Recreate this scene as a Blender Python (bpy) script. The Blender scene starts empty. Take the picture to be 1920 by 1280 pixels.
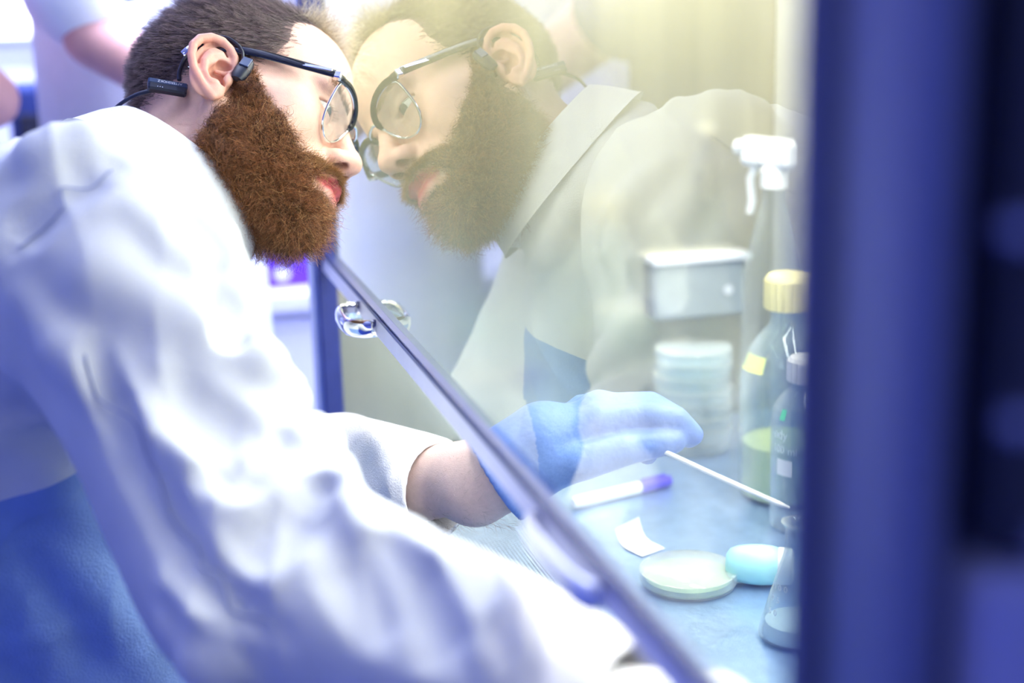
import bpy, math, random
import numpy as np
from mathutils import Matrix, Vector
from mathutils.kdtree import KDTree
random.seed(5); rng = np.random.default_rng(11)
sc = bpy.context.scene; C = sc.collection

# ---------------------------------------------------------------- camera
def cam_axes(yaw, pitch, roll):
    y, p, r = (math.radians(v) for v in (yaw, pitch, roll))
    fw = Vector((-math.cos(y) * math.cos(p), math.sin(y) * math.cos(p), -math.sin(p)))
    rt = fw.cross(Vector((0, 0, 1))).normalized(); up = rt.cross(fw)
    return math.cos(r) * rt - math.sin(r) * up, math.cos(r) * up + math.sin(r) * rt, fw
cd = bpy.data.cameras.new('camera'); cam = bpy.data.objects.new('camera', cd); C.objects.link(cam)
cR, cU, cF = cam_axes(15.5, 14.0, 1.5)
cam.matrix_world = Matrix(((cR.x, cU.x, -cF.x, 0.0), (cR.y, cU.y, -cF.y, -0.2253), (cR.z, cU.z, -cF.z, 1.4343), (0, 0, 0, 1)))
cd.sensor_width = 36; cd.lens = 50; cd.clip_start = 0.02; cd.clip_end = 60
cd.dof.use_dof = True; cd.dof.focus_distance = 1.235; cd.dof.aperture_fstop = 2.2
sc.camera = cam

# ---------------------------------------------------------------- exposure, world, large lights
sc.view_settings.view_transform = 'Standard'; sc.view_settings.look = 'None'
sc.view_settings.gamma = 1.0; sc.view_settings.exposure = 0.0; sc.view_settings.use_curve_mapping = False
sc.cycles.use_denoising = True
sc.cycles.use_adaptive_sampling = True; sc.cycles.adaptive_threshold = .02
sc.cycles.max_bounces = 8; sc.cycles.diffuse_bounces = 3; sc.cycles.glossy_bounces = 4; sc.cycles.transmission_bounces = 4; sc.cycles.transparent_max_bounces = 24
w = bpy.data.worlds.new('world'); sc.world = w; w.use_nodes = True
w.node_tree.nodes['Background'].inputs[0].default_value = (0.50, 0.58, 1.0, 1); w.node_tree.nodes['Background'].inputs[1].default_value = 0.0
def area(name, loc, size, power, color, rot=(0, 0, 0)):
    l = bpy.data.lights.new(name, 'AREA'); l.shape = 'RECTANGLE'; l.size, l.size_y = size; l.energy = power; l.color = color
    o = bpy.data.objects.new(name, l); C.objects.link(o); o.location = loc; o.rotation_euler = rot; return o
LAMP = 12.0                                      # watts of the cabinet's two fluorescent tubes
ROOM, ROOM_COL = 10.0, (.55, .62, 1.0)           # watts and tint of an added ceiling fill panel

# ---------------------------------------------------------------- materials
def nd(nt, kind, **kw):
    n = nt.nodes.new(kind)
    for k, v in kw.items(): setattr(n, k, v)
    return n
MATS = {}
def mat(name, col, rough=.5, metal=0.0, vary=.06, scale=30.0, bump=0.0, bscale=200.0, spec=.5, emit=0.0, stretch=(1, 1, 1), attr=None, sheen=0.0, sss=0.0, coat=0.0):
    m = bpy.data.materials.new(name); m.use_nodes = True; nt = m.node_tree; b = nt.nodes['Principled BSDF']
    b.inputs['Roughness'].default_value = rough; b.inputs['Metallic'].default_value = metal; b.inputs['Specular IOR Level'].default_value = spec
    tc = nd(nt, 'ShaderNodeTexCoord'); mp = nd(nt, 'ShaderNodeMapping'); mp.inputs['Scale'].default_value = stretch
    nt.links.new(tc.outputs['Object'], mp.inputs['Vector'])
    no = nd(nt, 'ShaderNodeTexNoise'); no.inputs['Scale'].default_value = scale; no.inputs['Detail'].default_value = 4
    nt.links.new(mp.outputs[0], no.inputs['Vector'])
    rp = nd(nt, 'ShaderNodeMapRange'); rp.inputs[1].default_value = .3; rp.inputs[2].default_value = .7; rp.inputs[3].default_value = 1 - vary; rp.inputs[4].default_value = 1 + vary
    nt.links.new(no.outputs['Fac'], rp.inputs[0])
    mx = nd(nt, 'ShaderNodeVectorMath', operation='SCALE')
    if attr:
        at = nd(nt, 'ShaderNodeAttribute'); at.attribute_name = attr; nt.links.new(at.outputs['Color'], mx.inputs[0])
    else: mx.inputs[0].default_value = col[:3]
    nt.links.new(rp.outputs[0], mx.inputs['Scale']); nt.links.new(mx.outputs[0], b.inputs['Base Color'])
    if emit > 0:
        b.inputs['Emission Color'].default_value = (*col[:3], 1); b.inputs['Emission Strength'].default_value = emit
    if bump > 0:
        n2 = nd(nt, 'ShaderNodeTexNoise'); n2.inputs['Scale'].default_value = bscale; n2.inputs['Detail'].default_value = 3
        nt.links.new(mp.outputs[0], n2.inputs['Vector'])
        bp = nd(nt, 'ShaderNodeBump'); bp.inputs['Strength'].default_value = bump; bp.inputs['Distance'].default_value = .004
        nt.links.new(n2.outputs['Fac'], bp.inputs['Height']); nt.links.new(bp.outputs[0], b.inputs['Normal'])
    if sheen: b.inputs['Sheen Weight'].default_value = sheen
    if coat: b.inputs['Coat Weight'].default_value = coat
    if sss:
        b.inputs['Subsurface Weight'].default_value = sss; b.inputs['Subsurface Radius'].default_value = (1.0, .35, .2); b.inputs['Subsurface Scale'].default_value = .006
    MATS[name] = m; return m
def clear_mat(name, tint, ior=1.5, haze=(.8, .85, .9), haze_amt=.06, edge=.5, rough=0.02):
    # thin clear glass or plastic: Fresnel mirror over a tinted see-through sheet, a little milkiness that grows towards the rim
    m = bpy.data.materials.new(name); m.use_nodes = True; nt = m.node_tree; nt.nodes.remove(nt.nodes['Principled BSDF'])
    out = nt.nodes['Material Output']
    tr = nd(nt, 'ShaderNodeBsdfTransparent'); tr.inputs[0].default_value = (*tint, 1)
    gl = nd(nt, 'ShaderNodeBsdfGlossy'); gl.inputs['Roughness'].default_value = rough; gl.inputs['Color'].default_value = (1, 1, 1, 1)
    df = nd(nt, 'ShaderNodeBsdfDiffuse'); df.inputs[0].default_value = (*haze, 1)
    fr = nd(nt, 'ShaderNodeFresnel')      # same reflectance from either side of a thin sheet
    ge = nd(nt, 'ShaderNodeNewGeometry'); io = nd(nt, 'ShaderNodeMapRange'); io.inputs[3].default_value = ior; io.inputs[4].default_value = 1 / ior
    nt.links.new(ge.outputs['Backfacing'], io.inputs[0]); nt.links.new(io.outputs[0], fr.inputs['IOR'])
    lw = nd(nt, 'ShaderNodeLayerWeight'); lw.inputs[0].default_value = .25
    mr = nd(nt, 'ShaderNodeMapRange'); mr.inputs[1].default_value = 0; mr.inputs[2].default_value = 1; mr.inputs[3].default_value = haze_amt; mr.inputs[4].default_value = edge
    nt.links.new(lw.outputs['Facing'], mr.inputs[0])
    m1 = nd(nt, 'ShaderNodeMixShader'); nt.links.new(mr.outputs[0], m1.inputs[0]); nt.links.new(tr.outputs[0], m1.inputs[1]); nt.links.new(df.outputs[0], m1.inputs[2])
    m2 = nd(nt, 'ShaderNodeMixShader'); nt.links.new(fr.outputs[0], m2.inputs[0]); nt.links.new(m1.outputs[0], m2.inputs[1]); nt.links.new(gl.outputs[0], m2.inputs[2])
    nt.links.new(m2.outputs[0], out.inputs[0]); MATS[name] = m; return m
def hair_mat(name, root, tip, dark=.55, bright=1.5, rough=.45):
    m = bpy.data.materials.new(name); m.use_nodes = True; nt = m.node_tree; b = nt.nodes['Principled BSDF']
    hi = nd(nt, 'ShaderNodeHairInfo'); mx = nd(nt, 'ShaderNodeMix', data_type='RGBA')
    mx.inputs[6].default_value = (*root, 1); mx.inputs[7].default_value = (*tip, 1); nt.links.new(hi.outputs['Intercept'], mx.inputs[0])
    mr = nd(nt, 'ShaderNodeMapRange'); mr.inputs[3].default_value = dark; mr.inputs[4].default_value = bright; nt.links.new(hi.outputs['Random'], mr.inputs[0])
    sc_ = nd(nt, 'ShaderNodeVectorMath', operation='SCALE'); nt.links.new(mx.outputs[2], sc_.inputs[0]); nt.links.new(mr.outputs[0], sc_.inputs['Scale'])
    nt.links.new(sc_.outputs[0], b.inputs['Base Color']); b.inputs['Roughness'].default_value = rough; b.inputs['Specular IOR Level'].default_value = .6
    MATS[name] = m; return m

mat('wall', (.80, .82, .92), .8, vary=.02, scale=3, bump=.05, bscale=300)
mat('blue_wall', (.30, .36, .85), .8, vary=.02, scale=3, bump=.05, bscale=300)
mat('ceiling', (.8, .82, .9), .9, vary=.02, scale=3)
mat('floor', (.07, .14, .55), .5, vary=.08, scale=8)
mat('white_metal', (.82, .84, .92), .35, vary=.02, scale=20)
mat('cupboard', (.80, .80, .92), .45, vary=.02, scale=12)
mat('cream_steel', (.74, .72, .62), .45, .15, vary=.08, scale=9, stretch=(1, 1, .04))
mat('steel', (.56, .53, .41), .20, .9, vary=.22, scale=9, stretch=(1, 1, .04))
mat('steel_tray', (.30, .44, .70), .30, .55, vary=.10, scale=55, bump=.12, bscale=120)
mat('steel_post', (.36, .40, .55), .36, .7, vary=.12, scale=40, stretch=(1, 1, .05))
mat('near_post', (.22, .24, .40), .38, .35, vary=.08, scale=40, stretch=(1, 1, .05))
mat('rail', (.74, .74, .92), .35, .0, vary=.03, scale=40)
mat('gasket', (.03, .045, .22), .35, vary=.1, scale=60)
mat('chrome', (.88, .90, .95), .07, 1.0, vary=.02)
mat('navy', (.010, .013, .035), .45, vary=.15, scale=20)
mat('lavender_plate', (.40, .42, .74), .5, vary=.06, scale=20)
mat('screw', (.45, .48, .75), .25, .7, vary=.05)
mat('coat', (.73, .75, .80), .85, vary=.03, scale=25, bump=.25, bscale=650, sheen=.2)
mat('coat_shade_blue', (.23, .37, .74), .85, vary=.06, scale=40, bump=.3, bscale=500, sheen=.2)  # blue shade of the white coat put into a cloth colour
mat('thread', (.42, .46, .66), .8, vary=.1, scale=300)
mat('skin', (.8, .6, .5), .48, vary=.045, scale=220, bump=.10, bscale=900, attr='tone', sss=.12, spec=.4)
mat('eye_white', (.85, .83, .82), .12, vary=.02, coat=.6)
mat('iris', (.05, .055, .06), .15, vary=.3, scale=600, coat=.6)
mat('pupil', (.006, .006, .008), .1, vary=.05)
mat('black_gloss', (.008, .009, .014), .12, vary=.1, coat=.5)
mat('black_soft', (.012, .016, .035), .42, vary=.1, scale=80)
mat('blue_black', (.025, .05, .13), .30, vary=.1, scale=80, coat=.3)
mat('silver', (.75, .75, .78), .14, 1.0, vary=.02)
mat('pale_print', (.75, .8, .9), .6, vary=.02)
mat('glove', (.12, .22, .58), .45, vary=.05, scale=60, bump=.25, bscale=140, sss=.1)
mat('pale_glove', (.78, .80, .84), .45, vary=.05, scale=60, bump=.25, bscale=140, sss=.1)
mat('paper', (.92, .93, .95), .9, vary=.02)
mat('white_plastic', (.90, .91, .93), .35, vary=.02)
mat('violet_cap', (.10, .07, .68), .3, vary=.05)
mat('yellow_cap', (.90, .80, .38), .4, vary=.04)
mat('cyan_plastic', (.42, .83, .88), .3, vary=.04, sss=.1)
mat('agar', (.38, .46, .28), .25, vary=.05, scale=30)
mat('yellow_liquid', (.80, .80, .36), .15, vary=.05)
mat('clear_liquid', (.72, .82, .92), .08, vary=.03)
mat('yellow_label', (.92, .90, .25), .6, vary=.05)
mat('white_label', (.90, .92, .95), .6, vary=.02)
mat('green_label', (.10, .60, .32), .6, vary=.05)
mat('outlet_grey', (.36, .41, .44), .5, vary=.05)
mat('tube_light', (1.0, .985, .95), .5, emit=9.0)
mat('panel_light', (.80, .86, 1.0), .5, emit=6.0)
mat('spot_light', (.85, .92, 1.0), .5, emit=8.0)
mat('violet_box', (.14, .03, .80), .45, vary=.06, scale=20)
mat('black_plastic', (.02, .02, .035), .4, vary=.1)
mat('navy_cloth', (.03, .05, .20), .9, vary=.15, scale=30, bump=.2, bscale=150)
mat('blue_plastic', (.06, .14, .60), .45, vary=.06)
mat('dark_blue_strip', (.10, .12, .46), .5, vary=.06)
mat('cyan_bottle', (.35, .75, .95), .3, vary=.04)
mat('white_cotton', (.86, .88, .93), .9, vary=.03, scale=30, bump=.2, bscale=300)
mat('jeans', (.05, .08, .22), .9, vary=.15, scale=60)
mat('shoe', (.03, .03, .04), .5, vary=.1)
mat('bg_skin', (.74, .40, .36), .5, vary=.05, scale=60)
mat('bg_hair', (.06, .04, .035), .6, vary=.2, scale=60, stretch=(1, 1, .2))
mat('stool_seat', (.03, .03, .05), .6, vary=.1)
clear_mat('sash_glass', (.90, .94, .88), ior=1.95, haze_amt=.015, edge=.015, rough=0.0)
clear_mat('lens', (.95, .97, .96), ior=1.5, haze_amt=.03, edge=.12, rough=0.0)
clear_mat('clear_plastic', (.93, .96, .97), ior=1.35, haze=(.9, .94, .97), haze_amt=.025, edge=.45, rough=.05)
clear_mat('clear_glass', (.90, .95, .97), ior=1.45, haze=(.85, .92, .97), haze_amt=.03, edge=.45, rough=.02)
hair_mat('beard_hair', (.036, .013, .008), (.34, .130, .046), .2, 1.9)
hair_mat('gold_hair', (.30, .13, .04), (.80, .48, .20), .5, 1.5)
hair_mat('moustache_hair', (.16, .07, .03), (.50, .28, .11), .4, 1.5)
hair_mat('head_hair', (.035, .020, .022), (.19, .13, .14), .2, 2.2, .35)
mat('satin', (.93, .94, .97), .30, .7, vary=.02)
hair_mat('fair_hair', (.42, .33, .22), (.85, .75, .58), .7, 1.3)
hair_mat('brow_hair', (.20, .11, .06), (.45, .28, .15), .6, 1.4)
hair_mat('arm_hair', (.16, .09, .06), (.30, .20, .14), .6, 1.4)

# ---------------------------------------------------------------- mesh builders
class MB:
    def __init__(s): s.v = []; s.f = []
    def add(s, v, f):
        o = len(s.v); s.v += [tuple(map(float, p)) for p in v]; s.f += [tuple(i + o for i in q) for q in f]; return s
    def box(s, lo, hi, bev=0.0):
        (a, b, c), (d, e, f) = lo, hi
        if bev <= 0:
            return s.add([(a, b, c), (d, b, c), (d, e, c), (a, e, c), (a, b, f), (d, b, f), (d, e, f), (a, e, f)],
                         [(3, 2, 1, 0), (4, 5, 6, 7), (0, 1, 5, 4), (1, 2, 6, 5), (2, 3, 7, 6), (3, 0, 4, 7)])
        v = []; q = bev
        for x, sx in ((a, 1), (d, -1)):
            for y, sy in ((b, 1), (e, -1)):
                for z, sz in ((c, 1), (f, -1)):
                    v += [(x, y + sy * q, z + sz * q), (x + sx * q, y, z + sz * q), (x + sx * q, y + sy * q, z)]
        I = lambda i, j, k, w: ((i * 2 + j) * 2 + k) * 3 + w
        F = []
        for i in (0, 1):
            F.append([I(i, 0, 0, 0), I(i, 1, 0, 0), I(i, 1, 1, 0), I(i, 0, 1, 0)][::1 if i else -1])
            F.append([I(0, i, 0, 1), I(1, i, 0, 1), I(1, i, 1, 1), I(0, i, 1, 1)][::-1 if i else 1])
            F.append([I(0, 0, i, 2), I(1, 0, i, 2), I(1, 1, i, 2), I(0, 1, i, 2)][::1 if i else -1])
        for i in (0, 1):
            for j in (0, 1):
                F.append([I(i, j, 0, 0), I(i, j, 1, 0), I(i, j, 1, 1), I(i, j, 0, 1)])
                F.append([I(i, 0, j, 0), I(i, 1, j, 0), I(i, 1, j, 2), I(i, 0, j, 2)])
                F.append([I(0, i, j, 1), I(1, i, j, 1), I(1, i, j, 2), I(0, i, j, 2)])
                for k in (0, 1): F.append([I(i, j, k, 0), I(i, j, k, 1), I(i, j, k, 2)])
        return s.add(v, F)
    def lathe(s, prof, c=(0, 0, 0), n=40, axis='z', flute=0.0, nf=0):
        v = []; f = []
        for (r, z) in prof:
            for i in range(n):
                t = 2 * math.pi * i / n; rr = r + (flute * (0.5 + 0.5 * math.cos(nf * t)) if nf else 0)
                p = (rr * math.cos(t), rr * math.sin(t), z)
                if axis == 'x': p = (p[2], p[0], p[1])
                if axis == 'y': p = (p[1], p[2], p[0])
                v.append((p[0] + c[0], p[1] + c[1], p[2] + c[2]))
        m = len(prof)
        for k in range(m - 1):
            for i in range(n):
                j = (i + 1) % n; f.append((k * n + i, k * n + j, (k + 1) * n + j, (k + 1) * n + i))
        return s.add(v, f)
    def tube(s, pts, rad, n=10, cap=True, flat=1.0, upv=None):
        pts = [Vector(p) for p in pts]; R = rad if hasattr(rad, '__len__') else [rad] * len(pts)
        v = []; f = []; prev = None
        for k, p in enumerate(pts):
            t = (pts[min(k + 1, len(pts) - 1)] - pts[max(k - 1, 0)]).normalized()
            if upv is not None: u = Vector(upv)
            elif prev is None: u = Vector((0, 0, 1)) if abs(t.z) < .9 else Vector((1, 0, 0))
            else: u = prev
            u = (u - t * u.dot(t)).normalized(); w_ = t.cross(u); prev = u
            for i in range(n):
                a = 2 * math.pi * i / n; v.append(p + R[k] * (math.cos(a) * u + math.sin(a) * flat * w_))
        for k in range(len(pts) - 1):
            for i in range(n):
                j = (i + 1) % n; f.append((k * n + i, k * n + j, (k + 1) * n + j, (k + 1) * n + i))
        if cap: f.append(tuple(range(n))[::-1]); f.append(tuple((len(pts) - 1) * n + i for i in range(n)))
        return s.add(v, f)
    def prism(s, poly, z0, z1, fn=None):
        n = len(poly); v = [(x, y, z0) for x, y in poly] + [(x, y, z1) for x, y in poly]
        if fn: v = [fn(*p) for p in v]
        return s.add(v, [tuple(range(n))[::-1], tuple(range(n, 2 * n))] + [(i, (i + 1) % n, n + (i + 1) % n, n + i) for i in range(n)])
    def build(s, name, m, parent=None, smooth=False, M=None):
        me = bpy.data.meshes.new(name)
        v = s.v if M is None else [tuple(M @ Vector(p)) for p in s.v]
        me.from_pydata(v, [], s.f); me.materials.append(MATS[m]); me.update()
        if smooth:
            me.polygons.foreach_set('use_smooth', np.ones(len(me.polygons), bool))
            try: me.set_sharp_from_angle(angle=math.radians(40))
            except Exception: pass
        o = bpy.data.objects.new(name, me); C.objects.link(o)
        if parent is not None: o.parent = parent
        return o
def tag(o, label=None, cat=None, group=None, kind=None):
    for k, v in (('label', label), ('category', cat), ('group', group), ('kind', kind)):
        if v: o[k] = v
    return o
def thing(name, label, cat, loc=(0, 0, 0), group=None):
    o = bpy.data.objects.new(name, None); C.objects.link(o); o.location = loc; o.empty_display_size = .05
    return tag(o, label, cat, group)
def raw_mesh(name, V, Q, m, parent=None):
    me = bpy.data.meshes.new(name); me.vertices.add(len(V)); me.vertices.foreach_set('co', np.asarray(V, np.float32).ravel())
    me.loops.add(Q.size); me.loops.foreach_set('vertex_index', Q.astype(np.int32).ravel())
    me.polygons.add(len(Q)); me.polygons.foreach_set('loop_start', np.arange(0, Q.size, 4, dtype=np.int32))
    me.update(calc_edges=True); me.polygons.foreach_set('use_smooth', np.ones(len(Q), bool)); me.materials.append(MATS[m])
    o = bpy.data.objects.new(name, me); C.objects.link(o)
    if parent is not None: o.parent = parent
    return o
def text(name, s_, size, M, m, parent):
    cu = bpy.data.curves.new(name, 'FONT'); cu.body = s_; cu.size = size; cu.extrude = .0001; cu.align_x = 'CENTER'; cu.align_y = 'CENTER'; cu.materials.append(MATS[m])
    tmp = bpy.data.objects.new(name, cu); me = bpy.data.meshes.new_from_object(tmp); bpy.data.objects.remove(tmp); bpy.data.curves.remove(cu)
    me.name = name; me.transform(M); o = bpy.data.objects.new(name, me); C.objects.link(o); o.parent = parent; return o
def strands(name, roots, dirs, length, m, parent, npt=6, curl=.3, radius=.00009, seed=1, gravity=(0, 0, 0), clumps=0, amt=.6):
    r_ = np.random.default_rng(seed); n = len(roots)
    P = np.zeros((n, npt, 3)); P[:, 0] = roots
    d = dirs / np.linalg.norm(dirs, axis=1)[:, None]; step = (length / (npt - 1))[:, None]
    bend = r_.normal(size=(n, 3)) * curl
    for k in range(1, npt):
        d = d + bend * .5 + r_.normal(size=(n, 3)) * curl * .35 + np.array(gravity)
        d = d / np.linalg.norm(d, axis=1)[:, None]; P[:, k] = P[:, k - 1] + d * step
    if clumps:                                   # strands lean towards the tip of the lock they belong to
        cid = r_.choice(n, clumps, replace=False); kd = KDTree(clumps)
        for i_, c_ in enumerate(cid): kd.insert(P[c_, 0] + r_.normal(size=3) * .0004, i_)
        kd.balance(); own = cid[np.array([kd.find(p)[1] for p in P[:, 0]])]
        tt_ = (np.linspace(0, 1, npt) ** 1.2)[None, :, None] * amt * r_.uniform(.3, 1, n)[:, None, None]
        P = P * (1 - tt_) + P[own] * tt_
    hc = bpy.data.hair_curves.new(name); hc.add_curves([npt] * n)
    hc.attributes['position'].data.foreach_set('vector', P.astype(np.float32).ravel())
    rad = hc.attributes.get('radius') or hc.attributes.new('radius', 'FLOAT', 'POINT')
    tt = np.linspace(1, .35, npt)[None, :] * radius * r_.uniform(.7, 1.25, n)[:, None]
    rad.data.foreach_set('value', tt.astype(np.float32).ravel())
    hc.materials.append(MATS[m]); o = bpy.data.objects.new(name, hc); C.objects.link(o); o.parent = parent; return o
# ---------------------------------------------------------------- signed distance modelling (numpy only)
class Sdf:
    def __init__(s, lo, hi, h):
        s.lo = np.array(lo, np.float32); s.h = h
        s.n = [int(math.ceil((b - a) / h)) + 1 for a, b in zip(lo, hi)]
        s.ax = [(s.lo[i] + h * np.arange(s.n[i])).astype(np.float32) for i in range(3)]
        s.D = np.full(s.n, 1e3, np.float32)
    def put(s, fn, lo, hi, k=0.0, mode='u'):
        m = k + 3 * s.h
        sl = []
        for i in range(3):
            a = max(0, int((lo[i] - m - s.lo[i]) / s.h)); b = min(s.n[i], int((hi[i] + m - s.lo[i]) / s.h) + 2)
            if b <= a: return
            sl.append(slice(a, b))
        X = s.ax[0][sl[0]][:, None, None]; Y = s.ax[1][sl[1]][None, :, None]; Z = s.ax[2][sl[2]][None, None, :]
        d = fn(X, Y, Z); A = s.D[tuple(sl)]
        if mode == 'u':
            r = np.minimum(A, d)
            if k > 0: q = np.maximum(k - np.abs(A - d), 0); r = r - q * q / (4 * k)
        elif mode == 's':
            d = -d; r = np.maximum(A, d)
            if k > 0: q = np.maximum(k - np.abs(A - d), 0); r = r + q * q / (4 * k)
        else:
            r = A + d
        s.D[tuple(sl)] = r
    def ell(s, c, r, k=0.0, mode='u', rot=None):
        c = np.array(c, float); r = np.array(r, float)
        M = np.eye(3) if rot is None else rot
        def fn(X, Y, Z):
            x, y, z = X - c[0], Y - c[1], Z - c[2]
            if rot is not None:
                x, y, z = (M[0, i] * x + M[1, i] * y + M[2, i] * z for i in range(3))
            a = np.sqrt((x / r[0]) ** 2 + (y / r[1]) ** 2 + (z / r[2]) ** 2)
            b = np.sqrt((x / r[0] ** 2) ** 2 + (y / r[1] ** 2) ** 2 + (z / r[2] ** 2) ** 2)
            return (a * (a - 1) / np.maximum(b, 1e-6)).astype(np.float32)
        R = max(r) if rot is not None else r
        s.put(fn, c - R, c + R, k, mode)
    def cone(s, a, b, ra, rb, k=0.0, mode='u'):
        a = np.array(a, float); b = np.array(b, float); d = b - a; L2 = max(float(d @ d), 1e-9)
        def fn(X, Y, Z):
            x, y, z = X - a[0], Y - a[1], Z - a[2]
            t = np.clip((x * d[0] + y * d[1] + z * d[2]) / L2, 0, 1)
            return (np.sqrt((x - t * d[0]) ** 2 + (y - t * d[1]) ** 2 + (z - t * d[2]) ** 2) - (ra + (rb - ra) * t)).astype(np.float32)
        R = max(ra, rb)
        s.put(fn, np.minimum(a, b) - R, np.maximum(a, b) + R, k, mode)
    def chain(s, pts, rads, k=0.0, mode='u'):
        pts = [np.array(p, float) for p in pts]
        def fn(X, Y, Z):
            o = None
            for a, b, ra, rb in zip(pts[:-1], pts[1:], rads[:-1], rads[1:]):
                d = b - a; L2 = max(float(d @ d), 1e-9); x, y, z = X - a[0], Y - a[1], Z - a[2]
                t = np.clip((x * d[0] + y * d[1] + z * d[2]) / L2, 0, 1)
                v = np.sqrt((x - t * d[0]) ** 2 + (y - t * d[1]) ** 2 + (z - t * d[2]) ** 2) - (ra + (rb - ra) * t)
                o = v if o is None else np.minimum(o, v)
            return o.astype(np.float32)
        R = max(rads); P = np.array(pts)
        s.put(fn, P.min(0) - R, P.max(0) + R, k, mode)
    def half(s, p, n, k=0.0):                       # cut away everything on the +n side of a plane
        p = np.array(p, float); n = np.array(n, float); n = n / np.linalg.norm(n)
        d = lambda X, Y, Z: (-((X - p[0]) * n[0] + (Y - p[1]) * n[1] + (Z - p[2]) * n[2])).astype(np.float32)
        hi = s.lo + s.h * np.array(s.n)
        s.put(d, s.lo, hi, k, 's')
    def mesh(s):
        D = s.D; S = D < 0
        n0, n1, n2 = D.shape
        cnt = np.zeros((n0 - 1, n1 - 1, n2 - 1), np.int8)
        for i in (0, 1):
            for j in (0, 1):
                for l in (0, 1): cnt += S[i:n0 - 1 + i, j:n1 - 1 + j, l:n2 - 1 + l]
        act = np.argwhere((cnt > 0) & (cnt < 8))
        idx = np.full(cnt.shape, -1, np.int32); idx[tuple(act.T)] = np.arange(len(act))
        acc = np.zeros((len(act), 3)); num = np.zeros(len(act))
        cs = [(i, j, l) for i in (0, 1) for j in (0, 1) for l in (0, 1)]
        val = {c: D[act[:, 0] + c[0], act[:, 1] + c[1], act[:, 2] + c[2]].astype(float) for c in cs}
        for c in cs:
            for axx in range(3):
                if c[axx]: continue
                e = list(c); e[axx] = 1; e = tuple(e)
                a, b = val[c], val[e]; m = (a < 0) != (b < 0)
                t = np.where(m, a / np.where(m, a - b, 1), 0)
                p = np.array(c, float)[None] + 0; p = np.repeat(p, len(act), 0); p[:, axx] += t
                acc[m] += p[m]; num[m] += 1
        V = (act + acc / num[:, None]) * s.h + s.lo
        Q = []
        for axx in range(3):
            o = [i for i in range(3) if i != axx]
            a = [slice(None)] * 3; b = [slice(None)] * 3
            a[axx] = slice(0, -1); b[axx] = slice(1, None)
            A, B = S[tuple(a)], S[tuple(b)]
            for inside in (True, False):
                E = np.argwhere((A == inside) & (B != inside))
                E = E[(E[:, o[0]] > 0) & (E[:, o[1]] > 0) & (E[:, o[0]] < D.shape[o[0]] - 1) & (E[:, o[1]] < D.shape[o[1]] - 1)]
                q = []
                for du, dv in ((-1, -1), (0, -1), (0, 0), (-1, 0)):
                    C = E.copy(); C[:, o[0]] += du; C[:, o[1]] += dv; q.append(idx[tuple(C.T)])
                q = np.stack(q, 1)
                if (axx == 1) == inside: q = q[:, ::-1]
                Q.append(q)
        Q = np.concatenate(Q); Q = Q[(Q >= 0).all(1)]
        return V, Q
# ---------------------------------------------------------------- head (mm, x = his right, y = forward, z = up, origin between the ears)
def build_head(h=1.2):
    g = Sdf((-96, -124, -178), (96, 136, 152), h)
    g.ell((0, -9, 52), (76, 94, 88))
    g.ell((0, 36, 62), (65, 60, 64), 25)
    g.ell((0, 40, 2), (63, 50, 62), 20)
    g.ell((0, 36, -48), (50, 50, 42), 20)
    for s in (1, -1):
        g.chain([(s * 62, 0, -24), (s * 54, 12, -60), (s * 18, 78, -82)], (12, 14, 15), 14)
        g.ell((s * 44, 58, -2), (23, 24, 26), 18)
        g.ell((s * 46, 40, -30), (17, 26, 28), 18)
        g.cone((s * 52, 60, 5), (s * 69, 16, 6), 9, 7, 12)
    g.ell((0, 84, -80), (20, 18, 18), 14)
    g.ell((0, 77, -44), (34, 22, 30), 18)
    for s in (1, -1):
        g.cone((s * 12, 88, 37), (s * 47, 79, 41), 9, 8, 12)
        g.ell((s * 33, 100, 21), (19, 20, 12), 10, 's')
    g.cone((0, 89, 36), (0, 107, 2), 7, 9, 12)
    g.ell((0, 111, -6), (11.5, 11.5, 10), 8)
    for s in (1, -1):
        g.ell((s * 12.5, 100, -11), (7, 11, 8), 8)
    g.cone((0, 110, -12), (0, 96, -19), 5, 6, 6)
    for s in (1, -1):
        g.ell((s * 8.0, 105, -18), (4.6, 7.5, 6), 1.5, 's')
        g.ell((s * 32, 75, 23), (14.5, 14.5, 14.5), 6)
        g.ell((s * 35, 86, 21), (17, 13, 3.8), 1.5, 's', rot=rotz(-s * 14))
    g.ell((0, 78, -38), (20, 20, 16), 8)
    for s in (1, -1):
        g.chain([(s * 25, 86, -44), (s * 11, 101, -37.5), (0, 103, -39)], (3.5, 8.6, 8.2), 3.0)
        g.chain([(s * 23, 86, -46), (s * 10, 99.5, -54.5), (0, 101, -55.5)], (3.5, 9.0, 9.4), 3.0)
    g.ell((0, 97, -68), (16, 12, 5), 8, 's')
    for s in (1, -1):
        g.chain([(s * 26, 90, -44.5), (s * 12, 109, -45.6), (0, 113, -46.2)], (1.2, 2.0, 2.3), 2, 's')
    return g
def add_neck(g, base):
    g.cone((0, -16, -14), base, 52, 56, 26)
    g.cone((0, 20, -70), (np.array(base) + np.array([0, 18, 10])), 30, 42, 24)
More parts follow.
